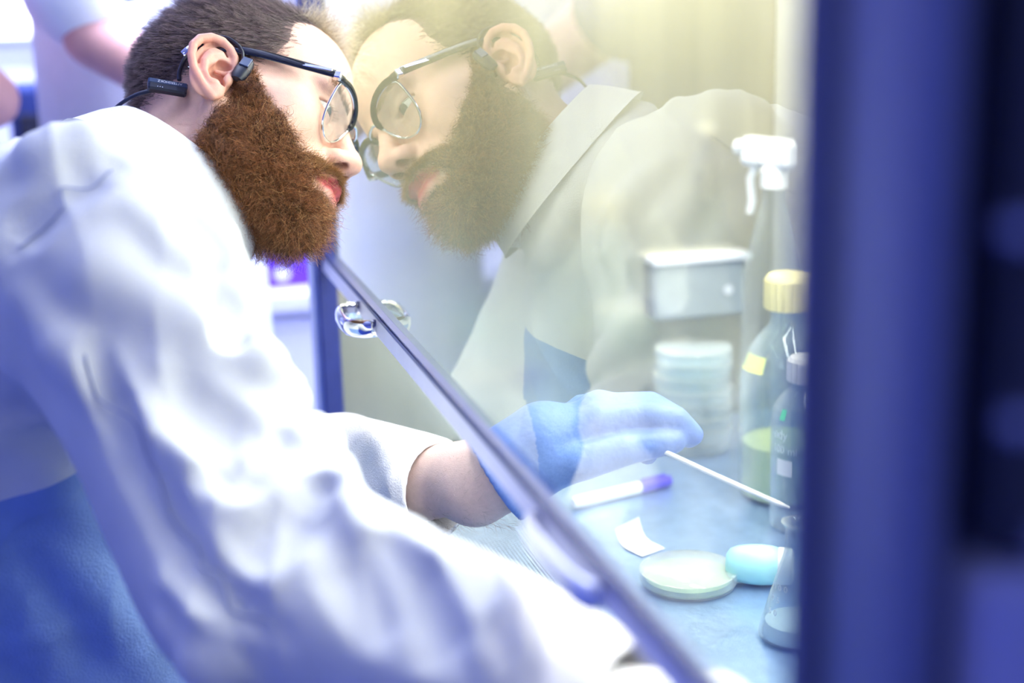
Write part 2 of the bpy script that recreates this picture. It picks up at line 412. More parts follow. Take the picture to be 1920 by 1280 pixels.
def build_ear(h=0.7):
    # local: x outward, y forward, z up, at the right tragus
    g = Sdf((-14, -42, -38), (30, 14, 46), h)
    def P(f, u, w=0.0):
        return (4.5 + 0.48 * max(0, -f) + w, f - 0.10 * u, u)
    g.ell(P(-14, 5, -4), (5.5, 18, 32), 0, rot=rotz(25.6))
    g.ell(P(-6, -19, 0), (4.2, 8.5, 9.5), 4, rot=rotz(22))
    g.ell(P(-10, 0, -9), (9, 14, 24), 5)
    hel = [(3, 4, -3), (4, 14, -2), (3, 24, 0), (-2, 31, 1.5), (-10, 35, 2), (-19, 33, 2), (-27, 26, 1.5), (-31, 16, 1), (-30, 4, .5), (-26, -7, 0), (-19, -16, 0), (-12, -23, 0), (-6, -27, 0)]
    g.chain([P(*p) for p in hel], [2.8, 3.2, 3.5, 3.8, 4, 4.2, 4.2, 4.0, 3.8, 3.6, 3.4, 3.2, 3.0], 2.2)
    g.chain([P(-5, 22, -2), P(-9, 27, -2), P(-16, 28, -1.5), P(-22, 22, -1.5), P(-25, 12, -1.5), P(-24, 2, -1)], (2.0, 2.6, 2.8, 2.6, 2.4, 1.6), 2.5, 's')
    g.chain([P(-9, 21, -.5), P(-16, 15, .5), P(-19, 5, 1), P(-17, -6, 1), P(-11, -14, 1)], (2.4, 3.0, 3.4, 3.2, 3.0), 3)
    g.ell(P(-8, -1, -2), (9, 8.5, 11.5), 3.5, 's')
    g.ell(P(-5, 11, -2), (6.5, 7, 5), 3, 's')
    g.cone(P(4, 6, -4), P(-10, 5, -5), 2.4, 1.8, 3)
    g.ell(P(2, -3, 0), (4.2, 4.2, 6.2), 3, rot=rotz(-20))
    g.ell(P(-8, -13, 1), (3.4, 4.5, 3.6), 3)
    g.ell(P(-2.5, -10, -1), (4.5, 2.6, 4.5), 2, 's')
    g.ell(P(-4, -3, -7), (4, 3.2, 3.2), 1.5, 's')
    return g
def rotz(d):
    a = math.radians(d); c, s = math.cos(a), math.sin(a)
    return np.array([[c, -s, 0], [s, c, 0], [0, 0, 1.0]])
# ---------------------------------------------------------------- joints of the man at the cabinet (metres, world)
J = dict(SR=(-1.086, -.225, 1.251), ER=(-.908, -.149, 1.056), WR=(-.700, .033, 1.012), SL=(-1.43, -.26, 1.15), EL=(-1.385, -.13, .955), WL=(-1.13, .052, 1.012),
         NB=(-1.262, -.225, 1.232), CH=(-1.27, -.31, 1.15), PE=(-1.29, -.56, .80))
J = {k: np.array(v, float) for k, v in J.items()}
# folds standing proud of the cloth and creases between them: (radius, rise, points)
RIDGE = [(0.030, 0.009, [(-1.013, -0.263, 1.264), (-1.0, -0.238, 1.248), (-0.986, -0.207, 1.225), (-0.975, -0.178, 1.206), (-0.968, -0.147, 1.181), (-0.978, -0.118, 1.153)]),
         (0.022, 0.007, [(-1.01, -0.285, 1.235), (-0.99, -0.265, 1.204), (-0.964, -0.243, 1.183), (-0.935, -0.219, 1.16), (-0.911, -0.192, 1.143)]),
         (0.020, 0.008, [(-1.032, -0.185, 1.293), (-1.034, -0.162, 1.266), (-1.024, -0.15, 1.235), (-0.997, -0.149, 1.213)]),
         (0.018, 0.007, [(-1.012, -0.212, 1.287), (-1.001, -0.191, 1.257), (-0.992, -0.166, 1.227), (-0.976, -0.16, 1.207)]),
         (0.022, 0.010, [(-0.84, -0.175, 1.072), (-0.841, -0.155, 1.091), (-0.847, -0.132, 1.105), (-0.868, -0.111, 1.116), (-0.914, -0.097, 1.117)]),
         (0.020, 0.007, [(-0.892, -0.151, 1.131), (-0.912, -0.129, 1.136), (-0.94, -0.109, 1.13), (-0.945, -0.1, 1.119)]),
         (0.022, 0.008, [(-0.868, -0.21, 1.074), (-0.849, -0.188, 1.067), (-0.832, -0.166, 1.057)]),
         (0.022, 0.008, [(-0.851, -0.101, 1.11), (-0.809, -0.095, 1.094), (-0.774, -0.085, 1.073), (-0.75, -0.075, 1.051)]),
         (0.022, 0.008, [(-0.825, -0.07, 1.103), (-0.784, -0.065, 1.089), (-0.749, -0.055, 1.068), (-0.723, -0.04, 1.051)]),
         (0.018, 0.006, [(-0.773, -0.035, 1.088), (-0.743, -0.024, 1.076), (-0.714, -0.014, 1.061)]),
         (0.025, 0.008, [(-1.064, -0.294, 1.312), (-1.059, -0.269, 1.322), (-1.064, -0.243, 1.33), (-1.084, -0.222, 1.335)]),
         (0.022, 0.008, [(-0.949, -0.21, 1.186), (-0.922, -0.192, 1.158), (-0.891, -0.177, 1.129), (-0.864, -0.162, 1.109)]),
         (0.016, 0.007, [(-1.206, -0.026, 1.044), (-1.178, -0.014, 1.038), (-1.158, -0.013, 1.022)]),
         (0.016, 0.007, [(-1.171, 0.009, 1.044), (-1.23, 0.028, 1.01), (-1.226, 0.033, 0.98)]),
         (0.030, 0.010, [(-1.106, -0.309, 1.041), (-1.118, -0.279, 0.985), (-1.116, -0.253, 0.939), (-1.108, -0.235, 0.891)]),
         (0.030, 0.010, [(-1.105, -0.329, 1.0), (-1.113, -0.313, 0.95), (-1.11, -0.299, 0.904)]),
         (0.028, 0.010, [(-0.866, -0.21, 1.042), (-0.852, -0.189, 1.029), (-0.854, -0.181, 1.01)]),
         (0.030, 0.010, [(-1.098, -0.319, 1.112), (-1.104, -0.301, 1.077), (-1.117, -0.278, 1.026)])]
VALLEY = [(0.020, 0.007, [(-1.024, -0.227, 1.328), (-1.013, -0.247, 1.321), (-1.007, -0.264, 1.311), (-1.006, -0.277, 1.303), (-1.007, -0.29, 1.292), (-1.007, -0.3, 1.278)]),
         (0.018, 0.006, [(-0.953, -0.25, 1.209), (-0.933, -0.245, 1.176), (-0.904, -0.234, 1.141), (-0.871, -0.218, 1.112), (-0.841, -0.203, 1.092), (-0.818, -0.181, 1.072), (-0.801, -0.159, 1.058)]),
         (0.030, 0.009, [(-0.93, -0.227, 1.209), (-0.909, -0.198, 1.191), (-0.893, -0.169, 1.172), (-0.898, -0.135, 1.157)]),
         (0.026, 0.010, [(-0.828, -0.179, 1.104), (-0.828, -0.164, 1.113), (-0.837, -0.139, 1.124), (-0.859, -0.119, 1.131)]),
         (0.026, 0.008, [(-0.827, -0.12, 1.122), (-0.79, -0.115, 1.106), (-0.758, -0.109, 1.084), (-0.736, -0.096, 1.065)]),
         (0.022, 0.007, [(-0.799, -0.09, 1.113), (-0.762, -0.08, 1.1), (-0.731, -0.075, 1.077), (-0.712, -0.067, 1.061)]),
         (0.022, 0.006, [(-0.871, -0.188, 1.143), (-0.872, -0.168, 1.147), (-0.888, -0.144, 1.153)]),
         (0.020, 0.006, [(-0.991, -0.161, 1.247), (-0.976, -0.156, 1.228), (-0.954, -0.158, 1.212)])]
def coat_base(h=.0035):
    g = Sdf((-1.66, -.84, .60), (-.60, .12, 1.40), h)
    j = J
    for dx in (-.07, .06):
        g.cone(j['CH'] + (dx, 0, 0), j['PE'] + (dx * 1.2, 0, 0), .13, .165, .05)
        g.cone(j['PE'] + (dx * 1.5, 0, -.02), (-1.29 + dx * 2, -.22, .68), .13, .11, .06)
    g.cone(j['CH'] + (.02, .05, -.06), (-1.22, -.27, .72), .12, .17, .06)
    g.cone((-1.13, -.268, 1.228), (-1.41, -.275, 1.165), .084, .09, .05)
    g.ell(j['SR'] + (0, -.014, -.008), (.094, .090, .090), .045)
    g.cone((-1.15, -.33, 1.235), (-1.38, -.33, 1.19), .085, .09, .06)
    mid = (j['SR'] + j['ER']) / 2
    g.chain([j['SR'] + (0, -.010, -.006), mid + (-.004, -.010, -.004), j['ER'] + (0, -.008, -.004)], (.084, .078, .074), .035)
    q = j['ER'] + (j['WR'] - j['ER']) * .5
    e = j['ER'] + (j['WR'] - j['ER']) * .97
    g.chain([j['ER'], q + (0, 0, .004), e], (.074, .066, .056), .03)
    midl = (j['SL'] + j['EL']) / 2
    g.chain([j['SL'], midl, j['EL']], (.082, .078, .07), .04)
    el = j['WL'] + (j['WL'] - j['EL']) * -.13
    g.chain([j['EL'], (j['EL'] + j['WL']) / 2 + (-.0, -.004, .012), el], (.062, .060, .046), .03)
    return g, e, el
def coat_folds(g):
    for r, d, pts in RIDGE: g.chain(pts, [r * .55] + [r] * (len(pts) - 2) + [r * .55], .012)
    for r, d, pts in VALLEY: g.chain(pts, [r * .55] + [r] * (len(pts) - 2) + [r * .55], .010, 's')
def coat_cut(g, e, el):
    j = J
    for a, w, r in ((e, j['WR'] - j['ER'], .050), (el, j['WL'] - j['EL'], .041)):
        d = w / np.linalg.norm(w)
        # open cuff: flat end, hollow inside
        def slab(X, Y, Z, a=a, d=d):
            t = (X - a[0]) * d[0] + (Y - a[1]) * d[1] + (Z - a[2]) * d[2]
            x, y, z = X - a[0], Y - a[1], Z - a[2]
            rad = np.sqrt(np.maximum(x * x + y * y + z * z - t * t, 0))
            return np.maximum(-t, rad - .09).astype(np.float32)
        g.put(slab, a - .1, a + .1, .002, 's')
        g.cone(a - d * .07, a + d * .03, r - .006, r, .003, 's')
    # neck opening
    nb = j['NB']; ax = np.array([-.05, .50, .45]) * 0 + (H0 + HM @ np.array([0, -.016, -.014]) - nb); ax /= np.linalg.norm(ax)
    u = np.cross(ax, [0, 0, 1.0]); u /= np.linalg.norm(u); v = np.cross(ax, u)
    ring = [nb + ax * (.050 + .012 * math.sin(t - .4)) + (u * math.cos(t) + v * math.sin(t)) * .080 for t in np.linspace(0, 2 * math.pi, 19)]
    g.chain(ring, [.014] * 19, .008)
    ring = [nb + ax * .02 + (u * math.cos(t) + v * math.sin(t)) * .084 for t in np.linspace(0, 2 * math.pi, 19)]
    g.chain(ring, [.018] * 19, .012)
    g.cone(nb - ax * .02, nb + ax * .2, .058, .067, .008, 's')

# ---------------------------------------------------------------- room shell
WS = 0.90                                       # work surface height
def struct(name, lo, hi, m):
    return tag(MB().box(lo, hi).build(name, m), kind='structure')
struct('floor', (-5.6, -3.6, -.1), (2.6, 1.3, 0), 'floor')
struct('ceiling', (-5.6, -3.6, 2.75), (2.6, 1.3, 2.85), 'ceiling')
struct('wall_far', (-5.6, -3.6, 0), (-5.5, 1.3, 2.75), 'wall')
struct('wall_cabinet', (-5.5, 1.2, 0), (2.5, 1.3, 2.75), 'wall')
struct('wall_opposite', (-5.5, -3.6, 0), (2.5, -3.5, 2.75), 'blue_wall')
struct('wall_near', (2.5, -3.6, 0), (2.6, 1.3, 2.75), 'blue_wall')

# ---------------------------------------------------------------- safety cabinet
XF, XN, YB, ZT = -1.60, -0.407, 0.56, 1.66      # inner far side, inner near side, back, top
cab = thing('safety_cabinet', 'stainless steel safety cabinet with clear glass sash the bearded man leans on', 'cabinet', (0, 0, 0))
MB().box((XF - .03, -.0, WS - .12), (XF, YB, ZT), .002).build('side_panel', 'steel', cab)
MB().box((XN, .035, WS - .12), (XN + .03, YB, ZT), .002).build('side_panel', 'steel', cab)
MB().box((XF - .03, YB, WS - .12), (XN + .03, YB + .03, ZT), .002).build('back_panel', 'cream_steel', cab)
MB().box((XF - .06, -.02, ZT), (XN + .09, YB + .12, ZT + .12), .004).build('canopy', 'white_metal', cab)
MB().box((XF - .06, -.015, 1.66), (XN + .09, .02, 2.05), .004).build('upper_fascia', 'white_metal', cab)
MB().box((XF - .05, -.02, .12), (XN + .09, YB + .12, WS - .13), .004).build('base_body', 'white_metal', cab)
MB().box((XF, .165, WS - .012), (XN, YB, WS), .001).build('work_tray', 'steel_tray', cab)
# perforated front intake grille, every hole cut
def grille():
    b = MB(); p = .0042; r = .00155; x0, x1, y0, y1 = XF + .01, XN - .01, .012, .158
    nx = int((x1 - x0) / p); ny = int((y1 - y0) / (p * .87)); V = []; F = []
    for j in range(ny):
        yc = y0 + (j + .5) * p * .87; off = .5 * p if j % 2 else 0
        for i in range(nx):
            xc = x0 + (i + .5) * p + off; a, q = p / 2, p * .435; o = len(V)
            sq = [(a, 0), (a, q), (0, q), (-a, q), (-a, 0), (-a, -q), (0, -q), (a, -q)]
            V += [(xc + u, yc + v, WS - .001) for u, v in sq]
            V += [(xc + r * math.cos(t * math.pi / 4), yc + r * math.sin(t * math.pi / 4), WS - .001) for t in range(8)]
            F += [(o + t, o + (t + 1) % 8, o + 8 + (t + 1) % 8, o + 8 + t) for t in range(8)]
    b.v = V; b.f = F
    o = b.build('intake_grille', 'steel_tray', cab); tag(o, kind='stuff')
    MB().box((XF, -.004, WS - .012), (XN, y0, WS - .001)).box((XF, y0 + ny * p * .87, WS - .012), (XN, .165, WS - .0005)).build('grille_frame', 'steel_tray', cab)
    MB().box((XF, -.004, WS - .05), (XN, .165, WS - .045)).build('grille_trough', 'navy', cab)
grille()
MB().tube([(XF, -.004, WS - .012), (XN, -.004, WS - .012)], .012, 14).build('front_lip', 'steel_tray', cab, True)
# far front post: rounded steel profile with dark track
MB().box((XF - .045, -.016, WS - .13), (XF + .004, -.001, 2.0), .004).build('far_post', 'steel_post', cab)
MB().box((XF + .004, -.012, WS - .13), (XF + .012, .010, 2.0), .002).build('sash_track', 'gasket', cab)
# near front post, close to the lens: face, dark groove, second face, rounded corner
MB().box((XN - .002, -.020, .10), (XN + .010, .035, 2.05), .004).build('near_post', 'near_post', cab)
MB().box((XN + .009, .012, .10), (XN + .024, .035, 2.05), .001).build('post_groove', 'navy', cab)
MB().box((XN + .023, -.016, .10), (XN + .058, .035, 2.05), .003).build('post_face', 'near_post', cab)
MB().tube([(XN + .064, -.010, .10), (XN + .064, -.010, 2.05)], .0095, 16).build('post_corner', 'near_post', cab, True)
MB().box((XN + .060, .004, 1.272), (XN + .081, YB + .1, 2.05), .003).build('side_cover', 'navy', cab)
MB().box((XN + .060, .004, .13), (XN + .084, YB + .1, 1.268), .004).build('side_skirt', 'lavender_plate', cab)
for (y, z) in ((-.006, 1.368), (-.003, 1.314), (.010, 1.362), (.009, 1.279)):
    MB().lathe([(.0, .006), (.003, .006), (.0042, .004), (.0042, -.002)], (XN + .081, y + .012, z), 16, 'x').build('screw', 'screw', cab, True)
# sash: glass pane in a pale bottom rail, dark gasket, two chrome grips
ZS = 1.144
# the rail's face slopes out towards the user
sash = MB().prism([(-.0045, ZS - .001), (-.0060, ZS - .0160), (-.0052, ZS - .0178), (.005, ZS - .0178), (.005, ZS - .001)], XF + .006, XN - .004, lambda y, z, x: (x, y, z)).build('sash', 'rail', cab)
MB().box((XF + .006, -.0055, ZS - .001), (XN - .004, .0035, ZS + .0025)).build('gasket', 'gasket', sash)
MB().box((XF + .006, -.0062, ZS + .0052), (XN - .004, -.0002, ZS + .0066)).build('gasket', 'gasket', sash)
def pane():
    me = bpy.data.meshes.new('glass_pane'); a, b, z0, z1 = XF + .008, XN - .005, ZS + .001, 1.70
    v = [(a, 0, z0), (b, 0, z0), (b, 0, z1), (a, 0, z1), (a, .006, z0), (b, .006, z0), (b, .006, z1), (a, .006, z1)]
    me.from_pydata(v, [], [(0, 1, 2, 3), (5, 4, 7, 6), (0, 4, 5, 1), (1, 5, 6, 2), (2, 6, 7, 3), (3, 7, 4, 0)])
    me.materials.append(MATS['sash_glass'])
    m2 = bpy.data.materials.new('sash_glass_body'); m2.use_nodes = True; nt = m2.node_tree; nt.nodes.remove(nt.nodes['Principled BSDF'])
    t = nd(nt, 'ShaderNodeBsdfTransparent'); t.inputs[0].default_value = (.97, .985, .96, 1); nt.links.new(t.outputs[0], nt.nodes['Material Output'].inputs[0])
    me.materials.append(m2)
    for i in range(1, 6): me.polygons[i].material_index = 1
    o = bpy.data.objects.new('glass_pane', me); C.objects.link(o); o.parent = sash; return o
pane()
def grip(xc, half, out, zz, m='chrome'):
    P = []
    for t in np.linspace(0, 1, 17):
        a = math.pi * t; e = abs(math.cos(a)) ** .6 * math.copysign(1, math.cos(a))
        P.append((xc - half * e, -.003 - out * math.sin(a) ** .6, zz))
    o = MB().tube(P, .0085, 14, flat=.55, upv=(0, 0, 1)).build('grip', m, sash, True)
    for sx in (-1, 1): MB().lathe([(.0075, 0), (.0075, -.003), (.006, -.004)], (xc + sx * half, -.006, zz), 16, 'y').build('grip_mount', 'silver', sash, True)
grip(-1.305, .042, .026, ZS - .012); grip(-.690, .055, .013, ZS - .012, 'satin')
# fluorescent tubes under the canopy light the work space
for yy, share in ((.18, .42), (.46, .58)):
    MB().tube([(XF + .05, yy, ZT - .03), (XN - .06, yy, ZT - .03)], .013, 16).build('lamp_tube', 'tube_light', cab, True)
    l = area('cabinet_lamp', ((XF + XN) / 2, yy, ZT - .05), (1.06, .06), LAMP * share, (1.0, .98, .93)); l.parent = cab
MB().box((XF - .002, .395, 1.034), (XF + .022, .512, 1.103), .003).build('outlet_box', 'outlet_grey', cab)
MB().box((XF - .002, .390, 1.103), (XF + .030, .518, 1.112), .002).build('outlet_lid', 'white_metal', cab)
MB().lathe([(0, .002), (.006, .002), (.006, -.004)], (XF + .022, .49, 1.066), 16, 'x').build('outlet_key', 'white_metal', cab, True)

# ---------------------------------------------------------------- things on the work surface
def dish(name, loc, label, group=None, rr=.045, agar=True, up=False):
    t = thing(name, label, 'petri dish', loc, group)
    MB().lathe([(0, .0010), (rr - .0025, .0010), (rr - .002, .0020), (rr - .002, .013), (rr - .0032, .013), (rr - .0032, .0022), (0, .0022)], n=56).build('base', 'clear_plastic', t, True)
    if agar: MB().lathe([(0, .0026), (rr - .0040, .0026), (rr - .0040, .0085), (0, .0085)], n=56).build('agar', 'agar', t, True)
    MB().lathe([(0, .0152), (rr - .001, .0152), (rr, .0145), (rr, .0062), (rr - .001, .0062), (rr - .001, .0138), (0, .0140)], n=56).build('lid', 'clear_plastic', t, True)
    return t
dish('petri_dish', (-1.124, .248, WS), 'covered petri dish of pale agar lying alone in front of the flask')
for k in range(8):
    nm = ('bottom dish', 'second dish from the bottom', 'third dish from the bottom', 'fourth dish from the bottom', 'fifth dish from the bottom', 'sixth dish from the bottom', 'seventh dish from the bottom', 'top dish')[k]
    dish('petri_dish', (-1.486 + .0008 * ((k * 37) % 5 - 2), .405 + .0007 * ((k * 53) % 5 - 2), WS + k * .0156), nm + ' in the tall clear stack behind the gloved hand', 'stacked petri dishes', agar=False)
# folded paper scrap: a curled sheet with an upstanding flap
def scrap():
    prof = [(-.022, .0005), (-.012, .0008), (-.002, .001), (.006, .0035), (.011, .009), (.014, .016), (.0155, .022)]
    w_ = .030; b = MB(); V = []; F = []
    for s_ in (0, 1):
        for (u, z) in prof:
            n = .0006 * s_
            V += [(u, -w_ / 2, z + n), (u * 1.05, w_ / 2, z * .75 + n)]
    m = len(prof)
    for k in range(m - 1):
        F.append((2 * k, 2 * k + 2, 2 * k + 3, 2 * k + 1)[::-1]); o = 2 * m; F.append((o + 2 * k, o + 2 * k + 2, o + 2 * k + 3, o + 2 * k + 1))
        F.append((2 * k, 2 * k + 2, o + 2 * k + 2, o + 2 * k)); F.append((2 * k + 1, o + 2 * k + 1, o + 2 * k + 3, 2 * k + 3))
    F.append((0, 1, 2 * m + 1, 2 * m)); q = 2 * (m - 1); F.append((q, 2 * m + q, 2 * m + q + 1, q + 1))
    b.add(V, F); o = b.build('paper_scrap', 'paper', None, True); o.location = (-1.222, .236, WS + .0004); o.rotation_euler = (0, 0, math.radians(200))
    tag(o, 'small folded scrap of white paper beside the petri dish', 'paper')
scrap()
# marker pen with a violet cap
pen = thing('marker_pen', 'white marker pen with violet cap lying below the gloved hand', 'pen', (-1.339, .208, WS + .0075)); pen.rotation_euler = (0, 0, math.atan2(.329 - .208, -1.370 + 1.339))
MB().lathe([(0, 0), (.005, 0), (.0062, .002), (.0066, .012), (.0066, .086), (.0055, .088)], axis='x', n=24).build('barrel', 'white_plastic', pen, True)
MB().lathe([(.0062, .084), (.0072, .085), (.0070, .104), (.0064, .112), (.0066, .120), (.0060, .1245), (0, .1245)], axis='x', n=24).box((.088, -.0015, .006), (.118, .0015, .0092), .0005).build('cap', 'violet_cap', pen, True)
# inoculation stick held in the gloved fingers
MB().tube([(-1.078, .166, 1.070), (-1.060, .183, 1.062), (-1.01, .222, 1.046), (-.964, .258, 1.0325), (-.958, .263, 1.031)], (.0013, .0020, .0021, .0018, .0008), 10).build('inoculation_stick', 'white_plastic', None, True)
tag(bpy.data.objects['inoculation_stick'], 'thin white plastic stick held in the blue gloved fingers', 'stick')
def vessel(name, label, cat, loc, prof, body='clear_glass', liquid=None, level=None, lm='clear_liquid', wall=.0022):
    t = thing(name, label, cat, loc)
    inner = [(max(r - wall, .0005), z + (wall if k == 0 else 0)) for k, (r, z) in enumerate(prof)]
    MB().lathe([(0, prof[0][1])] + prof + inner[::-1] + [(0, inner[0][1])], n=48).build('body', body, t, True)
    if level:
        pr = [(0, wall * 1.6)]
        for (r, z) in prof:
            if z < level: pr.append((r - wall * 1.5, max(z, wall * 1.6)))
        rl = np.interp(level, [z for _, z in prof], [r for r, _ in prof]); pr += [(rl - wall * 1.5, level), (0, level)]
        MB().lathe(pr, n=40).build('liquid', lm, t, True)
    return t
def screw_cap(t, z, r, hh, m, name='cap'):
    MB().lathe([(0, z + hh), (r * .86, z + hh), (r * .97, z + hh - .003), (r, z + hh * .85)], n=60).lathe([(r, z + hh * .85), (r, z + .003), (r * .97, z), (r * .8, z)], n=60, flute=.0012, nf=20).build(name, m, t, True)
# one litre bottle with yellow screw cap
bt = vessel('media_bottle', 'clear glass media bottle with yellow screw cap and pale yellow liquid', 'bottle', (-1.309, .438, WS),
            [(.044, .0), (.050, .004), (.0505, .010), (.0505, .128), (.048, .146), (.040, .163), (.029, .178), (.021, .187), (.0195, .200), (.0195, .230)], liquid=True, level=.060, lm='yellow_liquid')
screw_cap(bt, .204, .0265, .035, 'yellow_cap')
def decal(t, name, m, r, z0, z1, a0, a1, th=.0004, slope=0.0):
    V = []; F = []; n = 10
    for q in (0, 1):
        for i in range(n + 1):
            a = math.radians(a0 + (a1 - a0) * i / n)
            for z, dr in ((z0, 0), (z1, slope)): V.append(((r + dr + th * q) * math.cos(a), (r + dr + th * q) * math.sin(a), z))
    o = 2 * (n + 1)
    for i in range(n):
        F += [(2 * i, 2 * i + 1, 2 * i + 3, 2 * i + 2), (o + 2 * i, o + 2 * i + 2, o + 2 * i + 3, o + 2 * i + 1), (2 * i, 2 * i + 2, o + 2 * i + 2, o + 2 * i), (2 * i + 1, o + 2 * i + 1, o + 2 * i + 3, 2 * i + 3)]
    F += [(0, o, o + 1, 1), (2 * n, 2 * n + 1, o + 2 * n + 1, o + 2 * n)]
    MB().add(V, F).build(name, m, t)
decal(bt, 'label', 'yellow_label', .0487, .142, .158, -105, -60, slope=-.007)
# smaller bottle in front of it, half behind the post, with printed volume
b2 = vessel('reagent_bottle', 'clear round shouldered glass bottle with white printing beside the post', 'bottle', (-1.218, .413, WS),
            [(.031, 0), (.0345, .003), (.035, .008), (.035, .110), (.033, .124), (.026, .136), (.017, .144), (.0145, .150), (.0145, .166)])
screw_cap(b2, .152, .0195, .024, 'white_plastic')
decal(b2, 'label', 'white_label', .0351, .062, .078, -78, -48)
decal(b2, 'tag', 'green_label', .0351, .118, .128, -75, -64, slope=-.004)
def wrap_text(t, s_, r, z, a0, step, size):
    for k, ch in enumerate(s_):
        if ch == ' ': continue
        a = math.radians(a0 + step * k); p = Vector((r * math.cos(a), r * math.sin(a), z)); n = Vector((math.cos(a), math.sin(a), 0)); x = Vector((-math.sin(a), math.cos(a), 0))
        M = Matrix(((x.x, 0, n.x, p.x), (x.y, 0, n.y, p.y), (0, 1, 0, p.z), (0, 0, 0, 1)))
        text('lettering', ch, size, M, 'pale_print', t)
wrap_text(b2, 'ody', .0354, .103, -82, 10, .013); wrap_text(b2, '100 ml', .0354, .088, -84, 8.5, .011)
# conical flask
fl = vessel('conical_flask', 'small clear conical flask with scale marks beside the post, nearest glassware', 'flask', (-.992, .290, WS),
            [(.028, 0), (.0315, .003), (.032, .007), (.0305, .013), (.0128, .074), (.0115, .080), (.0112, .097), (.0125, .1005), (.0150, .1030)], liquid=True, level=.016)
wrap_text(fl, '100', .0208, .050, -88, 16, .0075); wrap_text(fl, '75', .0235, .040, -84, 14, .0075); wrap_text(fl, '50', .0268, .030, -82, 13, .0075)
# pale cyan pipette bulb lying on its side
bulb = thing('pipette_bulb', 'pale cyan rubber bulb lying between petri dish and flask', 'bulb', (-1.104, .304, WS + .019)); bulb.rotation_euler = (0, 0, math.radians(62))
MB().lathe([(0, -.026), (.008, -.0255), (.0135, -.022), (.0165, -.015), (.0182, -.004), (.0186, .006), (.0178, .016), (.0165, .022)], axis='x', n=36).build('body', 'cyan_plastic', bulb, True)
MB().lathe([(.0165, .021), (.0172, .023), (.0165, .034), (.012, .036), (0, .036)], axis='x', n=36).build('collar', 'white_plastic', bulb, True)
# spray bottle at the back
sp = thing('spray_bottle', 'clear spray bottle with white trigger head at the back near the post', 'spray bottle', (-1.50, .512, WS)); sp.rotation_euler = (0, 0, math.radians(200))
MB().lathe([(0, 0), (.034, 0), (.037, .004), (.037, .19), (.030, .225), (.018, .270), (.0135, .290), (.0135, .307)], n=40).build('body', 'clear_plastic', sp, True)
MB().lathe([(.0165, .301), (.0165, .321), (.013, .325), (0, .325)], n=30, flute=.0008, nf=16).build('collar', 'white_plastic', sp, True)
MB().box((-.030, -.012, .323), (.050, .012, .357), .006).build('spray_head', 'white_plastic', sp)
MB().lathe([(.009, .0), (.009, .012), (.006, .014), (0, .014)], (.049, 0, .343), 20, 'x').build('nozzle', 'white_plastic', sp, True)
MB().tube([(.030, 0, .327), (.040, 0, .307), (.036, 0, .281), (.040, 0, .267)], .005, 10).build('trigger', 'white_plastic', sp, True)

# ---------------------------------------------------------------- the man at the cabinet
H0 = np.array([-1.321, -.118, 1.308]); HM = np.array([[.662, .35, -.662], [-.095, .916, .39], [.743, -.196, .64]])
_u, _s, _v = np.linalg.svd(HM); HM = _u @ _v
def hw(P): return H0 + (np.asarray(P, float) / 1000.0) @ HM.T          # head millimetres -> world
def hinv(p): return ((np.asarray(p, float) - H0) @ HM) * 1000.0
HMAT = Matrix([[*(HM[i] * .001), H0[i]] for i in range(3)] + [[0, 0, 0, 1]])
def hand_points(wrist, yv, zv, side):
    y = np.array(yv, float); y /= np.linalg.norm(y); z = np.array(zv, float); z -= y * (z @ y); z /= np.linalg.norm(z); x = np.cross(y, z) * side
    T = lambda p: np.array(wrist) + (p[0] * x + p[1] * y + p[2] * z) * .001
    fingers = [([(22, 90, 0), (27, 124, -14), (29, 142, -32), (30, 146, -52)], (10, 9, 8, 7)), ([(3, 94, 2), (8, 130, -18), (16, 142, -38), (22, 142, -56)], (10, 9, 8, 7)),
               ([(-15, 88, 0), (-12, 118, -24), (-8, 116, -50), (-4, 104, -62)], (9.5, 8.5, 7.5, 6.5)), ([(-31, 78, -5), (-30, 100, -28), (-25, 96, -48), (-20, 84, -56)], (8.5, 7.5, 6.5, 5.8)),
               ([(20, 22, -10), (38, 56, -14), (42, 94, -24), (36, 130, -44)], (14, 13.5, 11.5, 8.5))]
    palm = [((0, 0, 0), (0, 40, 0), 27, 30), ((14, 45, -2), (18, 88, 0), 15, 13), ((-6, 45, -2), (-2, 92, 1), 15, 13), ((-18, 45, -4), (-27, 78, -4), 14, 11.5)]
    return T, fingers, palm
def add_hand(g, wrist, yv, zv, side, grow=0.0, k=.010):
    T, fingers, palm = hand_points(wrist, yv, zv, side)
    for a, b, ra, rb in palm: g.cone(T(a), T(b), ra * .00085 + grow, rb * .001 + grow, k)
    for pts, rr in fingers: g.chain([T(p) for p in pts], [r * .001 + grow for r in rr], k * .5)
WLH = np.array((-1.112, .078, 1.036)); YL = (.16, .80, .50); ZL = (0, -.5, .86)
WRH = J['WR'] + np.array((.0, .012, -.002)); YR = (.06, .95, -.10); ZR = (.0, .1, 1.0)

